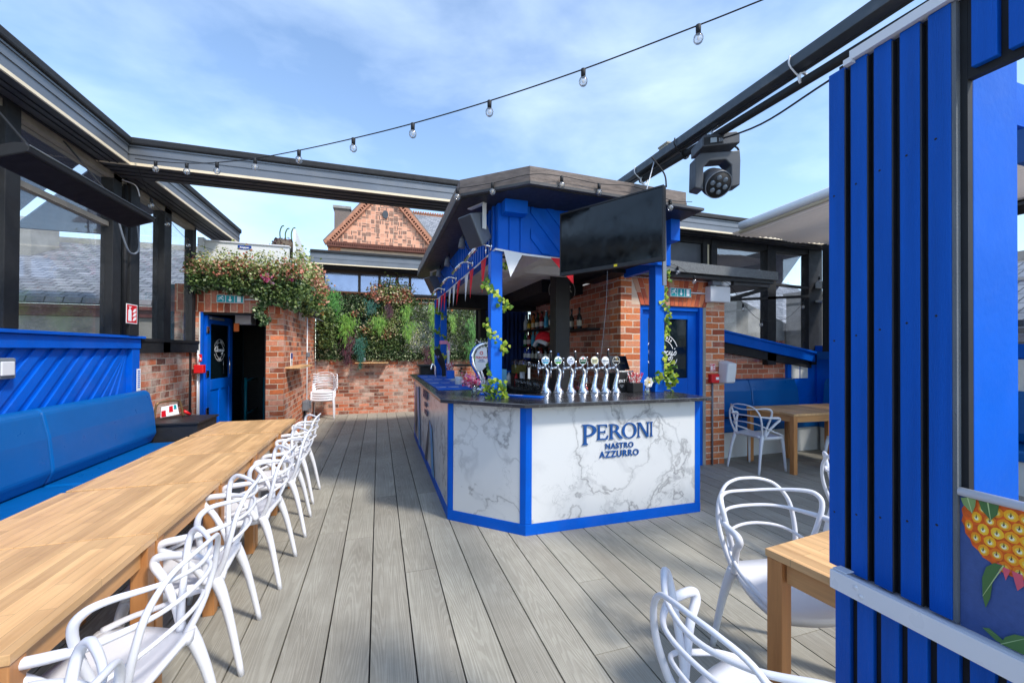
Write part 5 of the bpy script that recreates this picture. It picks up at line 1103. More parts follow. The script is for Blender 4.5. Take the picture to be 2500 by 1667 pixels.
# left bench
def rounded(b,x0,x1,y0,y1,z0,z1): return b.box(x0,x1,y0,y1,z0,z1)
t=thing('bench','long blue vinyl bench along the left wall','bench',(-2.2,3,0))
segs=[(-1.7,.9),(.905,2.60),(2.605,3.98),(3.985,5.50)]
for y0,y1 in segs:
    v=MB(); zt=1.075
    v.prism([(-2.50,y0,.50),(-2.36,y0,.50),(-2.31,y0,.60),(-2.335,y0,.85),(-2.375,y0,1.04),(-2.42,y0,zt),(-2.50,y0,zt-.02)],(0,y1-y0,0)); v.build('back_cushion',M['vinyl'],t,bevel=.02)
    MB().box(-2.48,-1.87,y0,y1,.40,.495).build('seat_cushion',M['vinyl'],t,bevel=.03)
MB().box(-2.50,-1.93,-1.7,5.5,0,.398).build('base',M['black'],t)
t=thing('black_box','low black painted box beyond the end of the left bench','box',(-2.2,5.7,0))
MB().box(-2.54,-1.96,5.56,6.14,0,.665).build('carcass',M['black'],t,bevel=.004); MB().box(-2.55,-1.94,5.54,6.16,.667,.69).build('lid',M['black'],t,bevel=.004)
b=MB().lathe([(.008,0),(.006,.003)],(-2.2,5.56,.60),10,NY); b.build('knob',M['blackmat'],t)
t=thing('fire_point_stand','brass tube stand with small red and white notice standing on the black box','stand',(-2.36,5.9,.69))
fa=Vector((-2.45,5.76,0)); fb=Vector((-2.27,6.02,0)); fd=fb-fa; fn=Vector((fd.y,-fd.x,0)).normalized()
def Fq(u,z,n=0): return fa+fd*u+fn*n+Vector((0,0,z))
b=MB().tube(smooth([Fq(0,.70),Fq(.05,.84),Fq(.16,.895),Fq(.75,.90),Fq(.90,.86),Fq(1.0,.70)],5),.012,8); b.build('frame',mat('brass_tube',srgb(150,120,84),.35,metal=.7),t)
b=MB().prism([Fq(.18,.72,.012),Fq(.82,.735,.012),Fq(.74,.86,.012),Fq(.20,.845,.012)],fn*.004); pl_=b.build('notice',M['signwhite'],t)
b=MB().prism([Fq(.20,.725,.017),Fq(.36,.728,.017),Fq(.34,.80,.017),Fq(.20,.795,.017)],fn*.002); b.build('red_print',M['signred'],pl_)
b=MB().prism([Fq(.46,.77,.017),Fq(.60,.773,.017),Fq(.58,.845,.017),Fq(.46,.84,.017)],fn*.002); b.build('red_print',M['signred'],pl_)
b=MB().prism([Fq(.63,.80,.017),Fq(.72,.80,.017),Fq(.70,.85,.017),Fq(.62,.85,.017)],fn*.002); b.build('green_print',M['signgreen'],pl_)
b=MB().tube([Fq(1.03,.76),Fq(1.25,.71)],.018,8); b.build('red_grip',M['red'],t)
# right bench
t=thing('bench','blue vinyl corner bench with white base at the right rear','bench',(5.8,5,0))
for x0,x1 in ((4.50,5.60),(5.605,6.60)):
    v=MB(); v.prism([(x0,5.18,.50),(x0,5.04,.50),(x0,5.00,.60),(x0,5.03,.9),(x0,5.09,1.06),(x0,5.14,1.085),(x0,5.18,1.06)],(x1-x0,0,0)); v.build('back_cushion',M['vinyl'],t,bevel=.015)
    MB().box(x0,x1,4.62,5.10,.36,.475).build('seat_cushion',M['vinyl'],t,bevel=.025)
v=MB().prism([(7.10,-1.5,.50),(7.0,-1.5,.50),(6.96,-1.5,.60),(7.0,-1.5,1.0),(7.05,-1.5,1.08),(7.10,-1.5,1.06)],(0,6.4,0)); v.build('back_cushion',M['vinyl'],t,bevel=.015)
MB().box(6.45,7.1,-1.5,4.6,.36,.475).build('seat_cushion',M['vinyl'],t,bevel=.025); MB().box(6.605,7.1,4.62,5.1,.36,.475).build('seat_cushion',M['vinyl'],t,bevel=.025)
MB().box(4.5,6.9,4.66,5.18,0,.358).build('white_base',M['panelwhite'],t); MB().box(6.5,7.1,-1.5,4.6,0,.358).build('white_base',M['panelwhite'],t)
# ================================================================ THINGS ON THE BAR
ZC=CT+.001
taps=[('rockshore lager','pale blue round badge',srgb(120,200,226),(1.60,3.86),('ROCKSHORE',)),('cider','green and white round badge',srgb(140,206,110),(1.725,3.83),('ROCKSHORE',)),
('c','pale silver blue badge with script lettering',srgb(206,216,236),(1.85,3.80),('Coors',)),('h','dark green badge with red star patch',srgb(24,84,58),(1.97,3.77),('Heineken',)),
('i','cream badge with dark lettering',srgb(226,222,178),(2.09,3.745),("ISLAND'S","EDGE")),('p','white badge with thin blue lettering',srgb(236,238,240),(2.20,3.725),('PERONI',)),('g','black badge with gold harp',srgb(26,24,24),(2.31,3.70),('GUINNESS',))]
cdir=Vector((.0,-1,0))
for i,(nm,desc,col,(x,y),txt) in enumerate(taps):
    side=['leftmost','second','third','fourth','fifth','sixth','rightmost'][i]
    t=thing('beer_tap','curved chrome beer tap with %s, %s of the seven'%(desc,side),'beer tap',(x,y,ZC),'chrome beer taps on the bar')
    # body: flared foot, S-curve column leaning back
    cp=[(x+.01,y,ZC),(x+.008,y,ZC+.015),(x+.002,y,ZC+.06),(x+.012,y,ZC+.12),(x+.026,y,ZC+.18),(x+.016,y,ZC+.225),(x-.012,y,ZC+.252),(x-.045,y,ZC+.250)]
    P=smooth(cp,4); rs=[]
    rr=[.056,.05,.030,.0235,.022,.0215,.018,.013]
    for k in range(7):
        for q in range(4): rs.append(rr[k]+(rr[k+1]-rr[k])*q/4)
    rs.append(rr[-1]); MB().tube(P,rs,16).build('column',M['chrome'],t)
    b=MB().lathe([(.058,0),(.060,.004),(.052,.010)],(x+.01,y,ZC),20); b.build('foot',M['chrome'],t)
    b=MB().lathe([(.015,-.02),(.019,0),(.015,.02)],(x-.055,y+.02,ZC+.245),12,(1,0,0)).tube([(x-.055,y+.045,ZC+.245),(x-.055,y+.05,ZC+.15)],[.009,.006],8).tube([(x-.055,y+.03,ZC+.255),(x-.058,y+.035,ZC+.33)],.007,8); b.build('nozzle',M['chrome'],t)
    hh=[.42,.43,.36,.43,.37,.41,.45][i]
    b=MB().tube([(x-.058,y+.035,ZC+.30),(x-.060,y+.038,ZC+hh-.03)],[.008,.013],8); b.build('handle',M['blackmat'],t)
    b=MB().ball((x-.060,y+.038,ZC+hh-.015),.012,10); b.build('handle_knob',M['chrome'],t)
    bz=ZC+.325; bx=x-.01; by=y-.03
    b=MB().tube([(bx+.004,by+.02,ZC+.245),(bx,by+.004,bz-.03)],[.014,.010],8); b.build('badge_neck',M['chrome'],t)
    b=MB().lathe([(.040,-.006),(.043,-.002),(.041,.002)],(bx,by,bz),26,NY); lens=b.build('badge',mat('badge_'+str(i),col,.3,var=.03),t)
    b=MB().arc((bx,by-.0025,bz),X_,Z_,.0405,.004,0,360,.001,26)
    b.build('badge_rim',M['white'] if i<6 else M['steel_bright'],lens)
    tm=mat('badge_text_dark',srgb(20,50,80),.4) if i not in (3,6) else M['signwhite']
    b=MB()
    if i in (0,1):
        b.box(bx-.038,bx+.038,by-.0045,by-.0032,bz-.012,bz+.008); b.disc((bx,by-.0032,bz+.022),X_,Z_,.008,.001,10)
        tm=mat('badge_navy',srgb(28,110,160) if i==0 else srgb(40,110,120),.4); b.build('badge_band',tm,lens); b=MB(); tm=M['signwhite']
        m_=MB().prism([(bx+.041*math.cos(a_),by-.0026,bz+.041*math.sin(a_)) for a_ in [R(20+k*14) for k in range(11)]],(0,-.0004,0)); m_.build('badge_top',M['signwhite'],lens)
    if i==3:
        m_=MB().prism([(bx+.034*math.cos(R(20+k*14)),by-.0028,bz+.002+.034*math.sin(R(20+k*14))) for k in range(11)],(0,-.0004,0)); m_.build('badge_top',M['signwhite'],lens)
        m_=MB().prism([(bx+(.014 if k%2==0 else .006)*math.cos(R(90+36*k)),by-.0034,bz+.022+(.014 if k%2==0 else .006)*math.sin(R(90+36*k))) for k in range(10)],(0,-.0004,0)); m_.build('red_star',M['red'],lens)
    if i==6:
        h=MB().arc((bx+.002,by-.0035,bz+.014),X_,Z_,.011,.004,-60,120,.001,14)
        for k in range(4): h.tube([(bx-.006+k*.004,by-.0045,bz+.004),(bx-.006+k*.004,by-.0045,bz+.022-k*.002)],.0006,4)
        h.build('harp_emblem',mat('gold_print',srgb(214,184,110),.4),lens)
    if i==2: b.poly((bx,by-.0035,bz),X_,Z_,[(-.012,.014),(-.004,.026),(.002,.019),(.007,.030),(.016,.014)],.001)
    if i==5: b.arc((bx,by-.0035,bz+.018),X_,Z_,.008,.0012,0,360,.001,16)
    for k,s_ in enumerate(txt):
        sz=min(.019,.115/len(s_)); z=bz-.006-k*.016+(.012 if len(txt)>1 else 0)
        b.text(s_,sz,(bx,by-.0050,z-.002),X_,Z_,.0003,'CENTER',.0002,.2 if i==2 else 0)
    b.build('badge_lettering',tm,lens)
# bar mats
t=thing('bar_mat','long blue rubber bar mat along the front edge of the bar','bar mat',(1.2,3.7,ZC))
u=Vector((.41,-.60,0)).normalized()
a=Vector((.95,3.88,ZC)); c=Vector((1.40,3.44,ZC)); d=(c-a).normalized(); n=Vector((d.y,-d.x,0))
b=MB(); b.prism([a,c,c+n*-.17*.55,a+n*-.10],(0,0,.012)); b=MB().obox((a+c)/2+n*.0+Vector((0,0,.006)),((c-a).length,.095,.012),d,n,Z_); b.build('rubber',M['blue_bright'],t,bevel=.003)
b=MB().text('Smirnoff',.05,(a+c)/2+d*.03-n*.016*(-1)+Vector((0,0,.0135)),d,-n if n.y<0 else n,.0006,'CENTER',.001); b.build('white_logo',M['signwhite'],t)
t=thing('bar_mat','wide blue bar mat with rows of white logos on the left of the bar','bar mat',(.75,5.5,ZC))
for i in range(3):
    MB().box(.60+i*.14,.735+i*.14,4.40+.0*i,6.95,ZC,ZC+.008).build('rubber_strip',M['blue_bright'],t,bevel=.002)
b=MB(); random.seed(5)
for i in range(3):
    for k in range(4):
        y=4.65+k*.62; x=.667+i*.14
        if i==2 and k==0: continue
        b.text('Smirnoff',.034,(x,y,ZC+.0092),X_,(0,1,0),.0005,'CENTER',.0012); b.poly((x,y-.03,ZC+.009),X_,Y_,[(-.05,0),(-.02,.012),(.02,.06),(.05,.05),(.045,.02),(.055,0)],.0006)
b.build('white_logos',M['signwhite'],t)
def lath(name,label,cat,prof,c,m,n=20,group=None):
    o=MB().lathe(prof,c,n).build(name,m); return single(o,label,cat,group)
o=lath('mug','white and grey ceramic mug on the left of the bar','mug',[(.038,0),(.043,.01),(.045,.10),(.041,.10),(.038,.015)],(.93,5.0,ZC),mat('mug_glaze',srgb(206,204,198),.4))
MB().lathe([(.0455,.06),(.0462,.061),(.0462,.1),(.0455,.101)],(.93,5.0,ZC),20).build('white_band',M['white'],o)
b=MB().tube([(.95,5.0,ZC+.1),(.965,5.02,ZC+.20)],.003,5)
b.ball((.968,5.02,ZC+.2),.014,8); b.ball((.95,5.03,ZC+.17),.012,8); b.build('stirrers',M['blackmat'],o)
# big chrome fount with white plaque
t=thing('beer_fount','tall curved chrome and blue beer fount with white leaf shaped plaque','beer fount',(1.02,4.35,ZC))
b0=Vector((1.045,4.3,ZC)); X2=Vector((.96,-.28,0)).normalized()
def Q(u_,z,dn_=0): return b0+X2*u_+Vector((0,0,z))+Vector((-.28,-.96,0))*dn_
pp=[(0.02,0),(.0,.10),(-.045,.20),(-.085,.28),(-.095,.36),(-.07,.43),(-.02,.475),(.03,.495)]
P=smooth([Q(*p) for p in pp],4); MB().tube(P,.018,12).build('chrome_arm',M['chrome'],t)
P=smooth([Q(p[0]-.020,p[1],-.01) for p in pp],4); MB().tube(P,.014,10).build('blue_arm',M['blue_bright'],t)
P=smooth([Q(.045,0),Q(.03,.10),Q(.0,.20),Q(-.02,.24)],4); MB().tube(P,.012,10).build('chrome_arm',M['chrome'],t)
b=MB().lathe([(.06,0),(.055,.012),(.03,.03)],b0,20); b.build('foot',M['chrome'],t)
lf=[(-.045,.19),(.01,.21),(.05,.25),(.068,.31),(.062,.37),(.055,.46),(.0,.455),(-.045,.425),(-.068,.37),(-.068,.29)]
b=MB().prism([Q(u_,z,.012) for u_,z in lf],Vector((-.28,-.96,0))*.012); pq_=b.build('plaque',M['white'],t,bevel=.003)
b=MB().text('PERONI',.036,Q(-.0,.335,.0255),X2,Z_,.0006,'CENTER',.0006); b.arc(Q(0,.395,.0255),X2,Z_,.015,.008,0,360,.0008,16); b.build('red_lettering',mat('red_print',srgb(200,40,40),.4),pq_)
b=MB().text('NASTRO',.013,Q(0,.317,.0255),X2,Z_,.0005,'CENTER',.0004).text('AZZURRO',.016,Q(0,.30,.0255),X2,Z_,.0005,'CENTER',.0004); b.build('blue_lettering',M['blue_dark'],pq_)
t=thing('flower_spray','white jasmine spray with green leaves behind the tall fount','flowers',(1.2,4.5,1.55))
b=MB(); b2=MB(); random.seed(3)
for i in range(170): b.leaf((1.15+random.gauss(0,.05),4.5+random.gauss(0,.05),1.53+random.gauss(0,.06)),.035)
for i in range(110): b2.leaf((1.09+random.gauss(0,.05),4.42+random.gauss(0,.03),1.55+random.gauss(0,.045)),.03,asp=.3)
b.build('leaves',M['leaf_mid'],t); b2.build('blossom',M['petal_white'],t)
t=thing('beer_fount','black and chrome beer fount at the far left end of the bar','beer fount',(.93,6.6,ZC))
b=MB().tube(smooth([(1.0,6.6,ZC),(.97,6.6,ZC+.18),(.90,6.6,ZC+.36),(.86,6.6,ZC+.44)],4),[.045,.04,.035,.03,.04,.05,.055,.05,.05,.05,.045,.04,.035],12); b.build('column',M['blackmat'],t)
b=MB().tube(smooth([(.85,6.55,ZC),(.84,6.55,ZC+.16),(.80,6.55,ZC+.2),(.78,6.55,ZC+.12)],4),.016,10); b.build('spout',M['chrome'],t)
b=MB().text('0.0',.05,(.875,6.548,ZC+.30),X_,Z_,.001,'CENTER'); b.build('lettering',mat('lilac_print',srgb(150,150,220),.4),t)
MB().box(1.04,1.06,6.5,6.62,ZC+.1,ZC+.42).build('white_card',M['signwhite'],t)
def straws(name,label,x,y,w,h,m,zs):
    t=thing(name,label,'straw holder',(x,y,ZC)); MB().box(x-w/2,x+w/2,y-w/2,y+w/2,ZC,ZC+h).build('box',m,t,bevel=.006)
    b=MB(); random.seed(int(x*100))
    for i in range(46):
        a=random.uniform(0,6.28); r_=random.uniform(0,w*.4); p=Vector((x+math.cos(a)*r_,y+math.sin(a)*r_,ZC+h*.9)); q=p+Vector((math.cos(a)*r_*.7+random.gauss(0,.01),math.sin(a)*r_*.7+random.gauss(0,.01),zs*random.uniform(.7,1.05)))
        n_=6
        for k in range(n_): b.tube([p+(q-p)*k/n_,p+(q-p)*(k+.96)/n_],.0042,5)
    b.build('striped_straws',M['straw'],t); return t
straws('straw_pot','blue pot of red and white striped paper straws at the left of the bar',.99,6.0,.11,.13,M['blue_bright'],.13)
straws('straw_pot','black pot of red and white striped paper straws beside the till',2.515,3.66,.12,.10,M['blackmat'],.11)
lath('container','blue plastic tumbler behind the pink flowers','tumbler',[(.04,0),(.045,.14),(.04,.14),(.036,.01)],(1.10,4.05,ZC),M['blue_bright'])
o=MB().box(1.13,1.22,3.95,4.1,ZC,ZC+.235).build('napkin_box',mat('teal_plastic',srgb(20,96,130),.35)); single(o,'teal box standing left of the near blue bar post','box')
t=thing('ash_bowl','white folded cloth lying on the blue bar mat','cloth',(1.0,5.6,ZC)); b=MB()
for i in range(9): b.obox((.98+random.gauss(0,.02),5.55+random.gauss(0,.03),ZC+.012+i*.003),(.1,.08,.004),(1,random.gauss(0,.4),.1),(random.gauss(0,.3),1,0),Z_)
b.build('cloth',M['whitecloth'],t)
# vases
def vase(label,x,y,h,flow):
    t=thing('flower_vase',label,'vase',(x,y,ZC)); MB().lathe([(.028,0),(.03,.01),(.026,h*.6),(.020,h),(.018,h),(.023,h*.6),(.026,.012)],(x,y,ZC),18).build('glass',M['drinkglass'],t)
    MB().lathe([(.024,.008),(.023,h*.45)],(x,y,ZC),14).build('water',mat('pale_water',srgb(206,222,206),.1,spec=.6),t); flow(t,x,y,ZC+h); return t
def fpink(t,x,y,z):
    b=MB(); random.seed(8)
    for i in range(150): b.leaf((x-.03+random.gauss(0,.045),y+random.gauss(0,.03),z+.03+random.gauss(0,.028)),.028,asp=.5)
    b.build('pink_blossom',M['petal_pink'],t); b=MB().tube([(x,y,z-.09),(x-.01,y,z+.03)],.003,5).tube([(x,y,z-.09),(x+.01,y,z+.02)],.003,5)
    for i in range(12): b.leaf((x,y,z-.01),.03)
    b.build('stems',M['leaf_mid'],t)
vase('small glass vase of pink and lilac flowers at the left corner of the bar',.885,3.93,.10,fpink)
def fwhite(t,x,y,z):
    b=MB(); c=Vector((x,y-.01,z+.035))
    for ring,(n_,L_,el_) in enumerate(((7,.05,.25),(6,.042,.6),(5,.03,1.0))):
        for i in range(n_):
            a=2*math.pi*i/n_+ring*.5; dv=Vector((math.cos(a)*math.cos(el_*.8),-math.sin(el_)*.8,math.sin(a)*math.cos(el_*.8))).normalized(); sd_=Vector((-math.sin(a),0,math.cos(a)))
            e=c+dv*L_; b.add([c,c+dv*L_*.5+sd_*L_*.42,e+sd_*L_*.25,e+dv*.004,e-sd_*L_*.25,c+dv*L_*.5-sd_*L_*.42],[(0,1,2,3,4,5)])
    b.build('white_petals',M['petal_white'],t); MB().ball(c+Vector((0,-.022,0)),.010,10).build('yellow_centre',mat('yellow_stamen',srgb(226,180,30),.7),t)
    b=MB().tube([(x,y,z-.08),(x,y,z+.03)],.004,5); b.build('stem',M['leaf_mid'],t)
vase('small glass vase with one large white flower in front of the black straw pot',2.50,3.43,.085,fwhite)
# till and box
t=thing('till','tablet till screen angled on the right of the bar','till',(2.50,3.85,ZC))
b=MB().prism([(2.40,3.90,ZC+.22),(2.62,3.90,ZC+.22),(2.60,3.95,ZC+.37),(2.38,3.95,ZC+.37)],(0,.012,0)); b.build('screen',M['screen'],t,bevel=.003)
MB().box(2.41,2.61,3.82,3.99,ZC+.195,ZC+.212).build('base_plate',M['steel_bright'],t,bevel=.003); MB().box(2.45,2.57,3.92,3.98,ZC,ZC+.30).build('stand',M['blackmat'],t)
t=thing('display_box','black cardboard display box marked JOLT under the till screen','box',(2.48,3.82,ZC))
MB().box(2.36,2.60,3.74,3.90,ZC,ZC+.19).build('carton',M['blackmat'],t,bevel=.002)
b=MB().text('JOLT',.036,(2.415,3.738,ZC+.10),X_,Z_,.0005,'CENTER',.001).text('ESPRESSO',.011,(2.415,3.738,ZC+.06),X_,Z_,.0005).text('SHOT',.011,(2.415,3.738,ZC+.045),X_,Z_,.0005).text('JOLT',.014,(2.54,3.738,ZC+.165),X_,Z_,.0005)
for k in range(2): b.arc((2.52,3.738,ZC+.06+k*.06),X_,Z_,.05,.0015,60,300,.0005,20)
b.build('white_print',M['signwhite'],t)
# ---------------------------------------------------------------- bar interior
t=thing('back_counter','black back counter with fridges running behind the bar','counter',(2.5,6,0))
b=MB().prism([(2.852,4.72,.90),(2.852,7.6,.90),(2.1,7.6,.90),(2.05,6.3,.90),(2.2,5.3,.90),(2.42,4.72,.90)],(0,0,.035)); b.build('worktop',M['countertop'],t)
b=MB().prism([(2.84,4.75,0),(2.84,7.58,0),(2.15,7.58,0),(2.12,6.3,0),(2.26,5.35,0),(2.46,4.75,0)],(0,0,.895)); b.build('carcass',M['black'],t)
b=MB()
for i in range(6): b.lathe([(.03,0),(.03,.2),(.012,.26),(.012,.3)],(2.08+.02*i,6.4-i*.14,.55),8)
b.build('fridge_bottles',mat('dark_bottle',srgb(30,44,40),.2),t)
MB().box(2.50,2.80,4.78,5.4,.937,.95).build('drip_tray',M['steel_bright'],t)
MB().lathe([(.07,0),(.07,.22),(.05,.24)],(2.62,4.95,.95),20).build('steel_urn',M['steel_bright'],t)
t=thing('rear_bar_cabinet','white and black cabinet at the far end inside the bar','cabinet',(1.4,7,.6))
MB().box(1.25,1.9,7.0,7.35,.0,.98).build('white_cabinet',M['panelwhite'],t); MB().box(.7,1.2,7.5,7.7,0,1.22).build('black_cabinet',M['black'],t)
MB().box(.66,1.95,7.36,7.72,1.225,1.25).build('ledge',M['black'],t); MB().lathe([(.04,0),(.04,.18)],(1.75,7.5,1.25),14).build('steel_canister',M['steel_bright'],t)
t=thing('curtain','dark blue curtain hanging at the back of the bar','curtain',(2.2,7.7,1.3)); b=MB(); vv=[];ff=[]; n=60
for i in range(n+1):
    x=1.92+.9*i/n; y=7.72+.03*math.sin(i*1.1)+.012*math.sin(i*2.7); vv+=[(x,y,.0),(x,y,2.28)]
for i in range(n): ff.append((2*i,2*i+2,2*i+3,2*i+1))
b.add(vv,ff,True); o=b.build('cloth',mat('dark_blue_curtain',srgb(16,44,98),.8,var=.2),t); o.modifiers.new('s','SOLIDIFY').thickness=.004
MB().box(1.80,1.90,7.5,7.7,0,2.4).build('black_jamb',M['blackmat'],t); MB().box(1.8,2.86,7.85,7.9,0,2.6).build('dark_back',M['blackmat'],t)
bcols=[('clear',srgb(206,214,222),srgb(220,220,220)),('yellow label',srgb(90,80,40),srgb(226,186,40)),('green glass',srgb(20,110,40),srgb(210,210,200)),('red topped',srgb(120,20,24),srgb(220,200,190)),('pale blue',srgb(90,170,190),srgb(40,150,190)),('amber',srgb(200,120,50),srgb(226,206,160)),('dark glass',srgb(48,52,50),srgb(200,196,180)),('blue glass',srgb(30,60,160),srgb(230,230,235))]
protos={}
def bottle(k,x,y,z,lab,group):
    nm,cg,cl=bcols[k]
    if k not in protos:
        t=thing('bottle',lab,'bottle',(x,y,z),group); OFF[t.name]=Vector((0,0,0))
        MB().lathe([(.036,0),(.038,.01),(.038,.15),(.030,.185),(.014,.215),(.013,.27),(.015,.272),(.015,.285)],(0,0,0),12).build('glass',mat('bottle_'+nm.replace(' ','_'),cg,.12,var=.05,spec=.7),t,local=True)
        MB().lathe([(.0388,.04),(.0392,.041),(.0392,.12),(.0388,.121)],(0,0,0),12).build('label_band',mat('label_'+nm.replace(' ','_'),cl,.5),t,local=True)
        MB().lathe([(.016,.272),(.016,.30),(.012,.305)],(0,0,0),10).build('cap',M['steel_bright'] if k in (0,4,7) else M['blackmat'],t,local=True)
        protos[k]=t; return t
    return dup(protos[k],(x,y,z),0,lab,group)
shelves=[(1.90,'top'),(1.60,'middle'),(1.34,'bottom')]
t=thing('bottle_shelving','stepped black bottle shelves on the brick side wall of the bar','shelf',(2.75,6.9,1.7))
for z,n_ in shelves: MB().box(2.60,2.852,6.1,7.62,z-.025,z-.001).build('shelf_board',M['blackmat'],t)
MB().box(2.66,2.852,4.95,5.85,1.80,1.83).build('shelf_board',M['blackmat'],t)
for y in (6.12,6.9): MB().box(2.82,2.852,y,y+.03,1.0,1.9).build('shelf_upright',mat('pale_upright',srgb(150,130,112),.6),t)
seq=[0,0,1,1,5,2,6,3,3,4,4,4,6,7]
for si,(z,nm) in enumerate(shelves):
    for i in range(14):
        y=7.52-i*.104; k=seq[(i+si*5)%14] if si<2 else [7,7,7,6,6,5,6,6,3,3,6,5,6,6][i]
        if si==1 and 8<=i<=11: continue
        bottle(k,2.70+(.06 if i%2 else 0),y,z,'%s bottle on the %s shelf of the bottle rack'%(bcols[k][0]+(' spirit' if True else ''),nm),'%s bottles on the %s bar shelf'%(bcols[k][0],nm))
for i in range(2): bottle(6,2.72,5.30+i*.25,1.832,'dark glass bottle on the short shelf right of the black post','dark bottles on the short shelf')
b=MB(); t=thing('optic_rack','row of chrome spirit optics hanging under the bottle shelves','optics',(2.7,6.8,1.2))
for i in range(11):
    y=7.45-i*.12; MB().lathe([(.008,0),(.022,.03),(.022,.09),(.010,.10)],(2.66,y,1.19),10).build('optic',M['steel_bright'],t)
MB().box(2.68,2.74,6.1,7.55,1.30,1.313).build('rail',M['blackmat'],t)
t=thing('santa_hat','red hat with white fluffy brim hung on the bottle rack','hat',(2.62,6.3,1.7))
b=MB().lathe([(.15,0),(.15,.06),(.12,.13),(.06,.17),(.01,.18)],(2.62,6.38,1.66),16); b.build('crown',M['redcloth'],t)
b=MB().tube(smooth([(2.50,6.50,1.60),(2.50,6.38,1.67),(2.52,6.24,1.66),(2.56,6.12,1.62)],5),.035,8); b.build('brim',M['whitecloth'],t)
t=thing('spray_bottle','white spray bottle with blue trigger on the back counter','spray bottle',(2.2,6.9,.94))
MB().lathe([(.04,0),(.042,.12),(.015,.18),(.015,.2)],(2.17,6.9,.936),14).build('bottle',M['white'],t); b=MB().box(2.14,2.20,6.88,6.92,1.136,1.165).box(2.11,2.14,6.885,6.915,1.10,1.16); b.build('trigger',M['blue_bright'],t)
lath('sauce_bottle','small red bottle beside the spray bottle on the back counter','bottle',[(.03,0),(.03,.12),(.012,.16),(.012,.19)],(2.26,6.75,.936),M['red'])
lath('cup_stack','stack of white paper cups on the back counter','cups',[(.04,0),(.045,.22),(.04,.22)],(2.30,6.55,.936),M['white'])
t=thing('lemon_jar','large glass jar of cut lemons on the back counter','jar',(2.38,6.9,1.1))
MB().box(2.26,2.5,6.85,7.1,1.10,1.36).build('glass',M['drinkglass'],t,bevel=.03); MB().box(2.28,2.48,6.87,7.08,1.11,1.26).build('fruit',mat('lemon_slices',srgb(150,140,50),.6,var=.5,scale=30),t); MB().box(2.2,2.5,6.83,7.12,.937,1.098).build('stand',mat('brown_box',srgb(70,50,40),.7),t)
gp=None; random.seed(9)
for i in range(22):
    x=2.16+.075*(i%3)+.02*(i//8); y=6.42-.085*(i//2); 
    if gp is None:
        gp=thing('drinking_glass','clear upturned tumbler among the glasses drying on the back counter','glass',(x,y,.937),'clear tumblers on the back counter'); OFF[gp.name]=Vector((0,0,0))
        MB().lathe([(.030,0),(.036,.12),(.033,.12),(.028,.008)],(0,0,0),14).build('bowl',M['drinkglass'],gp,local=True)
    else: dup(gp,(x,y,.937),0,'clear upturned tumbler among the glasses drying on the back counter','clear tumblers on the back counter')
for i in range(6):
    o=MB().lathe([(.028,0),(.034,.14),(.031,.14),(.026,.008)],(2.55+.0*i,4.80+i*.085+(.1 if i>2 else 0),.951),14).build('printed_glass',M['drinkglass']); single(o,'printed pint glass with red logo behind the beer taps','glass','printed pint glasses behind the taps')
    MB().lathe([(.0325,.05),(.0335,.051),(.0345,.09),(.034,.091)],(2.55,4.80+i*.085+(.1 if i>2 else 0),.951),14).build('red_logo',mat('red_translucent_print',srgb(220,110,110),.4),o)
t=thing('neon_sign','dark arched neon sign with outlined letters half hidden by the black post','sign',(2.44,5.3,2.3))
b=MB().disc((2.44,5.30,2.36),X_,Z_,.19,-.02,30,ry=.18); b.build('backing',M['blackmat'],t)
b=MB().arc((2.44,5.285,2.36),X_,Z_,.20,.008,-20,200,.006,30); b.text('BAR',.155,(2.45,5.280,2.34),X_,Z_,.004,'CENTER',-.001); b.build('tube_outline',mat('unlit_neon_tube',srgb(190,190,184),.4),t)
b=MB().disc((2.2,4.947,1.40),X_,Z_,.016,-.002,16,ry=.03); 
o=MB().disc((2.235,4.9495,1.46),X_,Z_,.018,.002,18,ry=.030).build('round_sticker',M['blue_bright']); single(o,'small round blue sticker on the thick black bar post','sticker')
# ================================================================ PLANTS
def cloud(b,n,fn,size,asp=.45,droop=0):
    for i in range(n): b.leaf(fn(),size,droop=droop,asp=asp)
G=random.gauss; Uf=random.uniform
random.seed(21)
t=thing('plant_wall','dense artificial plant wall of box leaves and small blossoms behind the terrace','plant wall',(.5,10.4,2),kind=None)
b=MB()
def pw():
    x=Uf(-1.38,3.0); z=Uf(1.25,2.84); return (x,10.40-abs(G(0,.05)),z)
dens=[]
def pw2():
    while True:
        x=Uf(-1.38,2.9); z=Uf(1.26,2.80)
        thin=(x>.55 and z>1.6)
        if thin and random.random()<.55: continue
        return (x,10.41-abs(G(0,.05)),z)
cloud(b,21000,pw2,.036); b.build('box_foliage',M['leaf_dark'],t,kind='stuff')
b=MB()
def pw3():
    while True:
        x=Uf(-1.3,2.6); z=Uf(1.5,2.8)
        if math.sin(x*3.1+1)+math.sin(z*5+x*2)>-.2: return (x,10.36-abs(G(0,.04)),z)
cloud(b,8500,pw3,.034); b.build('mixed_foliage',M['leaf_mid'],t,kind='stuff')
b=MB(); 
for cx,cz,sx,sz,n_ in ((.25,2.25,.22,.35,420),(-.15,2.0,.15,.3,120),(-1.1,2.1,.15,.4,160),(.9,1.9,.3,.3,120),(-.35,2.5,.1,.15,60)): cloud(b,int(n_*1.5),lambda:(G(cx,sx*.6),10.27-abs(G(0,.03)),G(cz,sz*.55)),.036,.6)
b.build('cream_blossom',M['leaf_cream'],t,kind='stuff')
b=MB()
for cx,cz,s,n_ in ((.05,2.05,.09,90),(.18,1.9,.08,80),(-.3,2.0,.06,40),(-.55,2.35,.05,30)): cloud(b,n_,lambda:(G(cx,s),10.28,G(cz,s)),.04,.6)
b.build('pink_blossom',M['leaf_pink'],t,kind='stuff')
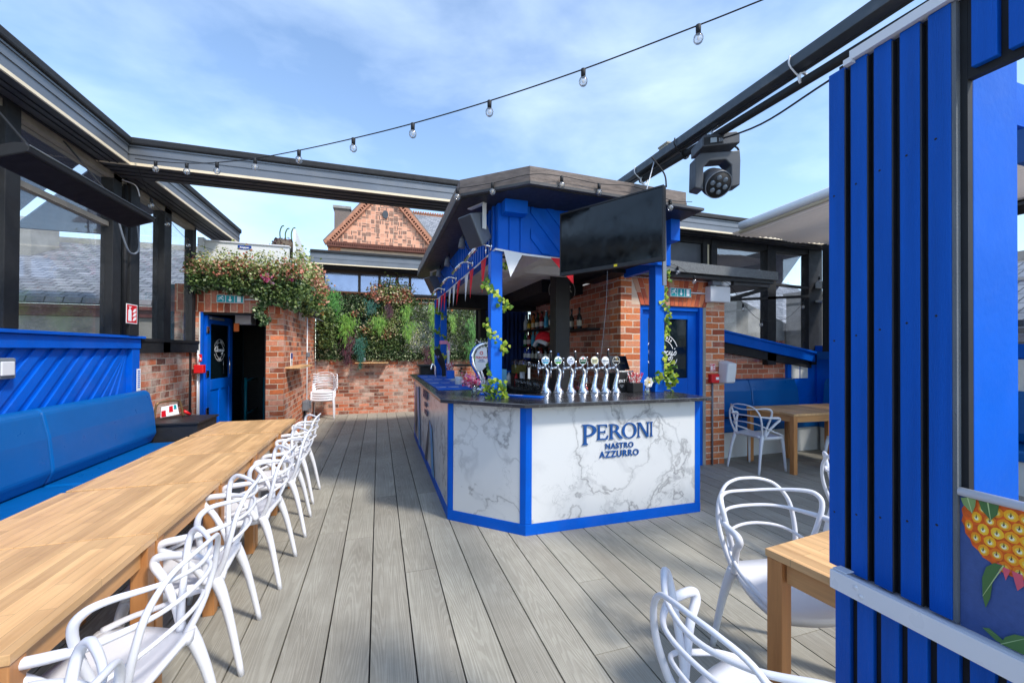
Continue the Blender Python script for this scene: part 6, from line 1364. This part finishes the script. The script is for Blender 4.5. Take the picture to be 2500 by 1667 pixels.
def fern(label,px,pz,w,h,m,n_,name='hanging_fern',y=10.26):
    t=thing(name,label,'hanging plant',(px,y,pz),'ferns hanging on the plant wall'); b=MB()
    for i in range(n_):
        a=Uf(0,1)**.85; x=px+G(0,w*.36)*(1.05-.75*a)+.03*math.sin(a*7+px*9); z=pz-a*h*(1+.15*math.sin(x*40))+G(0,.05); p=Vector((x,y-abs(G(0,.05)),z)); d=Vector((G(0,.55),-.35,-1)).normalized(); L_=Uf(.05,.13)
        sd_=d.cross(Vector((0,1,0))).normalized()*.0055
        for k in range(4):
            q=p+d*L_*k/4; s_=1 if k%2 else -1; e=q+(d*.6+sd_.normalized()*s_).normalized()*.028; b.add([q-sd_*.4,q+sd_*.6,e],[(0,1,2)])
        b.add([p-sd_,p+sd_,p+d*L_],[(0,1,2)])
    b.build('fronds',m,t); return t
fern('bright green trailing fern at the upper left of the plant wall',-1.0,2.86,.28,.62,M['leaf_fern'],520)
fern('lime green fern hanging just below the upper left fern',-.72,2.32,.34,.55,M['leaf_lime'],520)
fern('lime green fern in the middle of the plant wall',.0,2.30,.30,.30,M['leaf_lime'],330)
fern('small lime green fern right of the flower cluster',.62,2.58,.20,.30,M['leaf_lime'],200)
fern('lime green fern below the cream blossom',.68,2.18,.28,.35,M['leaf_lime'],330)
fern('tall lime green fern on the right part of the plant wall',1.28,2.62,.24,.55,M['leaf_lime'],460)
fern('narrow lime fern low on the right of the plant wall',1.28,1.80,.2,.50,M['leaf_lime'],330)
fern('blue green trailing fern above the drinks shelf',-.42,1.80,.18,.60,M['leaf_teal'],330)
fern('dark teal fern between the two right lime ferns',1.32,2.12,.18,.36,M['leaf_teal'],220)
fern('teal fern near the top centre of the plant wall',-.2,2.68,.3,.24,M['leaf_teal'],200)
fern('lime fern just left of the far blue posts',1.74,2.40,.16,.35,M['leaf_lime'],200)
fern('green fern seen between the blue posts and the bar interior',2.25,2.35,.26,.5,M['leaf_fern'],320)
fern('low green fern behind the rear bar ledge',2.22,1.75,.28,.55,M['leaf_fern'],320)
fern('plum coloured trailing plant left of the teal fern',-.68,1.95,.24,.75,M['leaf_plum'],420)
fern('plum coloured trailing plant low beside the bar end',1.12,1.65,.16,.55,M['leaf_plum'],240)
fern('dark plum plant near the top of the plant wall',.22,2.62,.16,.3,M['leaf_plum'],180)
# flower basket on rear window
t=thing('flower_basket','round cluster of coral and cream artificial flowers in front of the rear window','flowers',(.25,10.25,2.95))
b=MB(); cloud(b,420,lambda:(G(.26,.19),10.28+G(0,.05),G(2.92,.13)),.05); b.build('greenery',M['leaf_mid'],t,kind='stuff')
b=MB(); cloud(b,560,lambda:(G(.0,.14) if random.random()<.5 else G(.58,.12),10.22+G(0,.06),G(2.86,.12)),.05,.6); cloud(b,260,lambda:(G(.25,.22),10.2,G(2.72,.06)),.045,.6); b.build('coral_flowers',M['leaf_pink'],t,kind='stuff')
b=MB(); cloud(b,520,lambda:(G(.26,.16),10.2+G(0,.04),G(2.96,.14)),.04,.6); b.build('cream_flowers',M['leaf_cream'],t,kind='stuff')
# garland over the left door
t=thing('flower_garland','mass of pink and cream flowers with trailing greenery over the left open door','flowers',(-1.9,7.0,2.6))
random.seed(33)
def top_z(x): return 2.86+.10*math.sin(x*5.0)+.06*math.sin(x*11)
def sc(x):  # trailing depth
    return .13+(.20*min(1,(x+1.85)/.25) if x>-1.85 else 0)+.04*math.sin(x*9)
b=MB(); cloud(b,5600,lambda:(lambda x:(x,7.02-abs(G(0,.09)),2.68-Uf(-.12,1)*(sc(x)+.12)+G(0,.025)))(Uf(-2.56,-1.15)),.042); b.build('green_foliage',M['leaf_mid'],t,kind='stuff')
b=MB(); cloud(b,3000,lambda:(lambda x:(x,7.05-abs(G(0,.07)),2.62-Uf(-.1,1)*(sc(x)+.14)))(Uf(-2.56,-1.15)),.048); b.build('dark_foliage',M['leaf_dark'],t,kind='stuff')
b=MB(); cloud(b,2700,lambda:(lambda x:(x,6.98-abs(G(0,.08)),2.60+abs(G(0,1))*.10*(1.0+.4*math.sin(x*9))+Uf(-.06,.06)))(Uf(-2.6,-1.1)),.034,.6); b.build('pink_flowers',M['leaf_pink'],t,kind='stuff')
b=MB(); cloud(b,2100,lambda:(lambda x:(x,6.98-abs(G(0,.08)),2.66+abs(G(0,1))*.11+Uf(-.08,.05)))(Uf(-2.5,-1.15)),.028,.6)
for i in range(26):
    x=Uf(-2.35,-1.2); p=Vector((x,7.02,2.7)); d=Vector((G(0,.3),-.1,1)).normalized()
    for k in range(16): q=p+d*(k*.02); b.leaf(q+Vector((G(0,.012),0,0)),.03,asp=.5)
b.build('cream_flowers',M['leaf_cream'],t,kind='stuff')
b=MB()
for cx,cz in ((-1.83,2.53),(-1.52,2.44)):
    for i in range(26):
        a=Uf(0,6.28); b.add([(cx,6.88,cz),(cx+.01,6.87,cz+.01),(cx+math.cos(a)*.12,6.84,cz+math.sin(a)*.11-.02)],[(0,1,2)])
b.build('plum_rosettes',M['leaf_plum'],t)
b=MB(); cloud(b,90,lambda:(G(-1.58,.03),6.84,G(2.56,.03)),.035,.7); cloud(b,90,lambda:(G(-1.28,.03),6.9,G(2.60,.03)),.035,.7); b.build('bright_pink_flowers',M['petal_pink'],t,kind='stuff')
b=MB(); cloud(b,420,lambda:(lambda a:(-1.66+.06*math.sin(a*9)+G(0,.05)*(1-a*.6),6.98-abs(G(0,.03)),2.30-a*.42))(Uf(0,1)),.05); b.build('trailing_ivy',M['leaf_dark'],t,kind='stuff')
MB().box(-2.56,-1.40,6.98,7.11,2.42,2.48).build('planter_trough',M['blackmat'],t)
t=thing('flower_garland','coral flowers and drooping greenery along the top of the brick enclosure side','flowers',(-1.3,8.4,2.6))
b=MB(); cloud(b,3300,lambda:(lambda y:(-1.30+abs(G(0,.09)),y,2.56-Uf(-.1,1)*(.34+.1*math.sin(y*4))))(Uf(7.1,9.6)),.055); b.build('green_foliage',M['leaf_mid'],t,kind='stuff')
b=MB(); cloud(b,1600,lambda:(-1.28+abs(G(0,.10)),Uf(8.0,9.8),2.78+G(0,.13)),.055,.6); b.build('coral_flowers',M['leaf_pink'],t,kind='stuff')
b=MB(); cloud(b,1100,lambda:(-1.28+abs(G(0,.10)),Uf(7.2,9.7),2.86+G(0,.14)),.045,.6); b.build('cream_flowers',M['leaf_cream'],t,kind='stuff')
b=MB(); 
for z in (2.3,2.45,2.6): b.box(-1.16,-1.14,9.3,9.7,z,z+.03)
for y in (9.3,9.5,9.68): b.box(-1.165,-1.145,y,y+.03,2.25,2.75)
b.build('trellis',M['pine'],t)
t=thing('ivy_plant','variegated ivy hanging at the left end of the plant wall','hanging plant',(-1.2,10.1,2))
b=MB(); cloud(b,900,lambda:(G(-1.12,.10),10.15-abs(G(0,.06)),Uf(1.55,2.45)),.05); b.build('leaves',M['leaf_mid'],t,kind='stuff')
# ivy on bar posts
def ivy(label,cx,cy,z0,z1,w,n_,seed,size=.034,cover=1.0):
    random.seed(seed); t=thing('ivy_garland',label,'ivy',(cx,cy,z0)); b=MB(); vine=[]
    N_=60
    for i in range(N_+1):
        a=i/N_; z=z1-(z1-z0)*a; th=a*cover*2*math.pi*3.1; vine.append(Vector((cx+w*math.cos(th)*.9+G(0,.006),cy-w*.2+w*math.sin(th)*.9-.01,z)))
    MB().tube(smooth(vine,2),.0016,4).build('stem',mat('pale_green_stem',srgb(130,190,150),.6),t)
    for p in vine:
        for k in range(n_+random.randint(0,2)):
            q=p+Vector((G(0,.02),-abs(G(0,.012)),G(0,.015))); u_=Vector((G(0,1),0,G(0,.6)-.8)).normalized(); s_=u_.cross(Vector((0,-1,0))).normalized(); s=size*Uf(.7,1.2); nn=Vector((0,-1,0))*.12
            b.add([q,q+u_*s*.3+s_*s*.5+nn*s,q+u_*s*.75+s_*s*.32,q+u_*s*1.1,q+u_*s*.75-s_*s*.32,q+u_*s*.3-s_*s*.5+nn*s],[(0,1,2,3,4,5)])
    b.build('leaves',M['leaf_ivy'],t); return t
ivy('green and yellow ivy garland winding down the near left bar post',.995,3.585,CT+.02,2.30,.085,2,5,.039)
ivy('sparse ivy garland on the right side of the right bar post',2.86,3.64,1.30,2.38,.03,1,6,.040,.6)
ivy('dark ivy garland on the far blue bar posts',1.04,7.2,1.3,2.38,.09,1,7,.05)
t=thing('ivy_sprig','fresh green ivy sprig at the foot of the right bar post','ivy',(2.85,3.6,1.2))
random.seed(4); b=MB(); cloud(b,60,lambda:(G(2.90,.035),3.58,G(1.25,.045)),.05,.6); cloud(b,26,lambda:(G(2.76,.05),3.56,G(1.24,.02)),.045,.7); cloud(b,10,lambda:(G(2.88,.03),3.55,CT+.012),.03); b.build('leaves',M['leaf_ivy'],t)
t=thing('ivy_sprig','ivy leaves bunched at the foot of the near left bar post','ivy',(1.0,3.5,1.12))
random.seed(14); b=MB(); cloud(b,55,lambda:(G(.98,.06),3.50+G(0,.02),CT+.02+abs(G(0,.045))),.042,.6); b.build('leaves',M['leaf_ivy'],t)
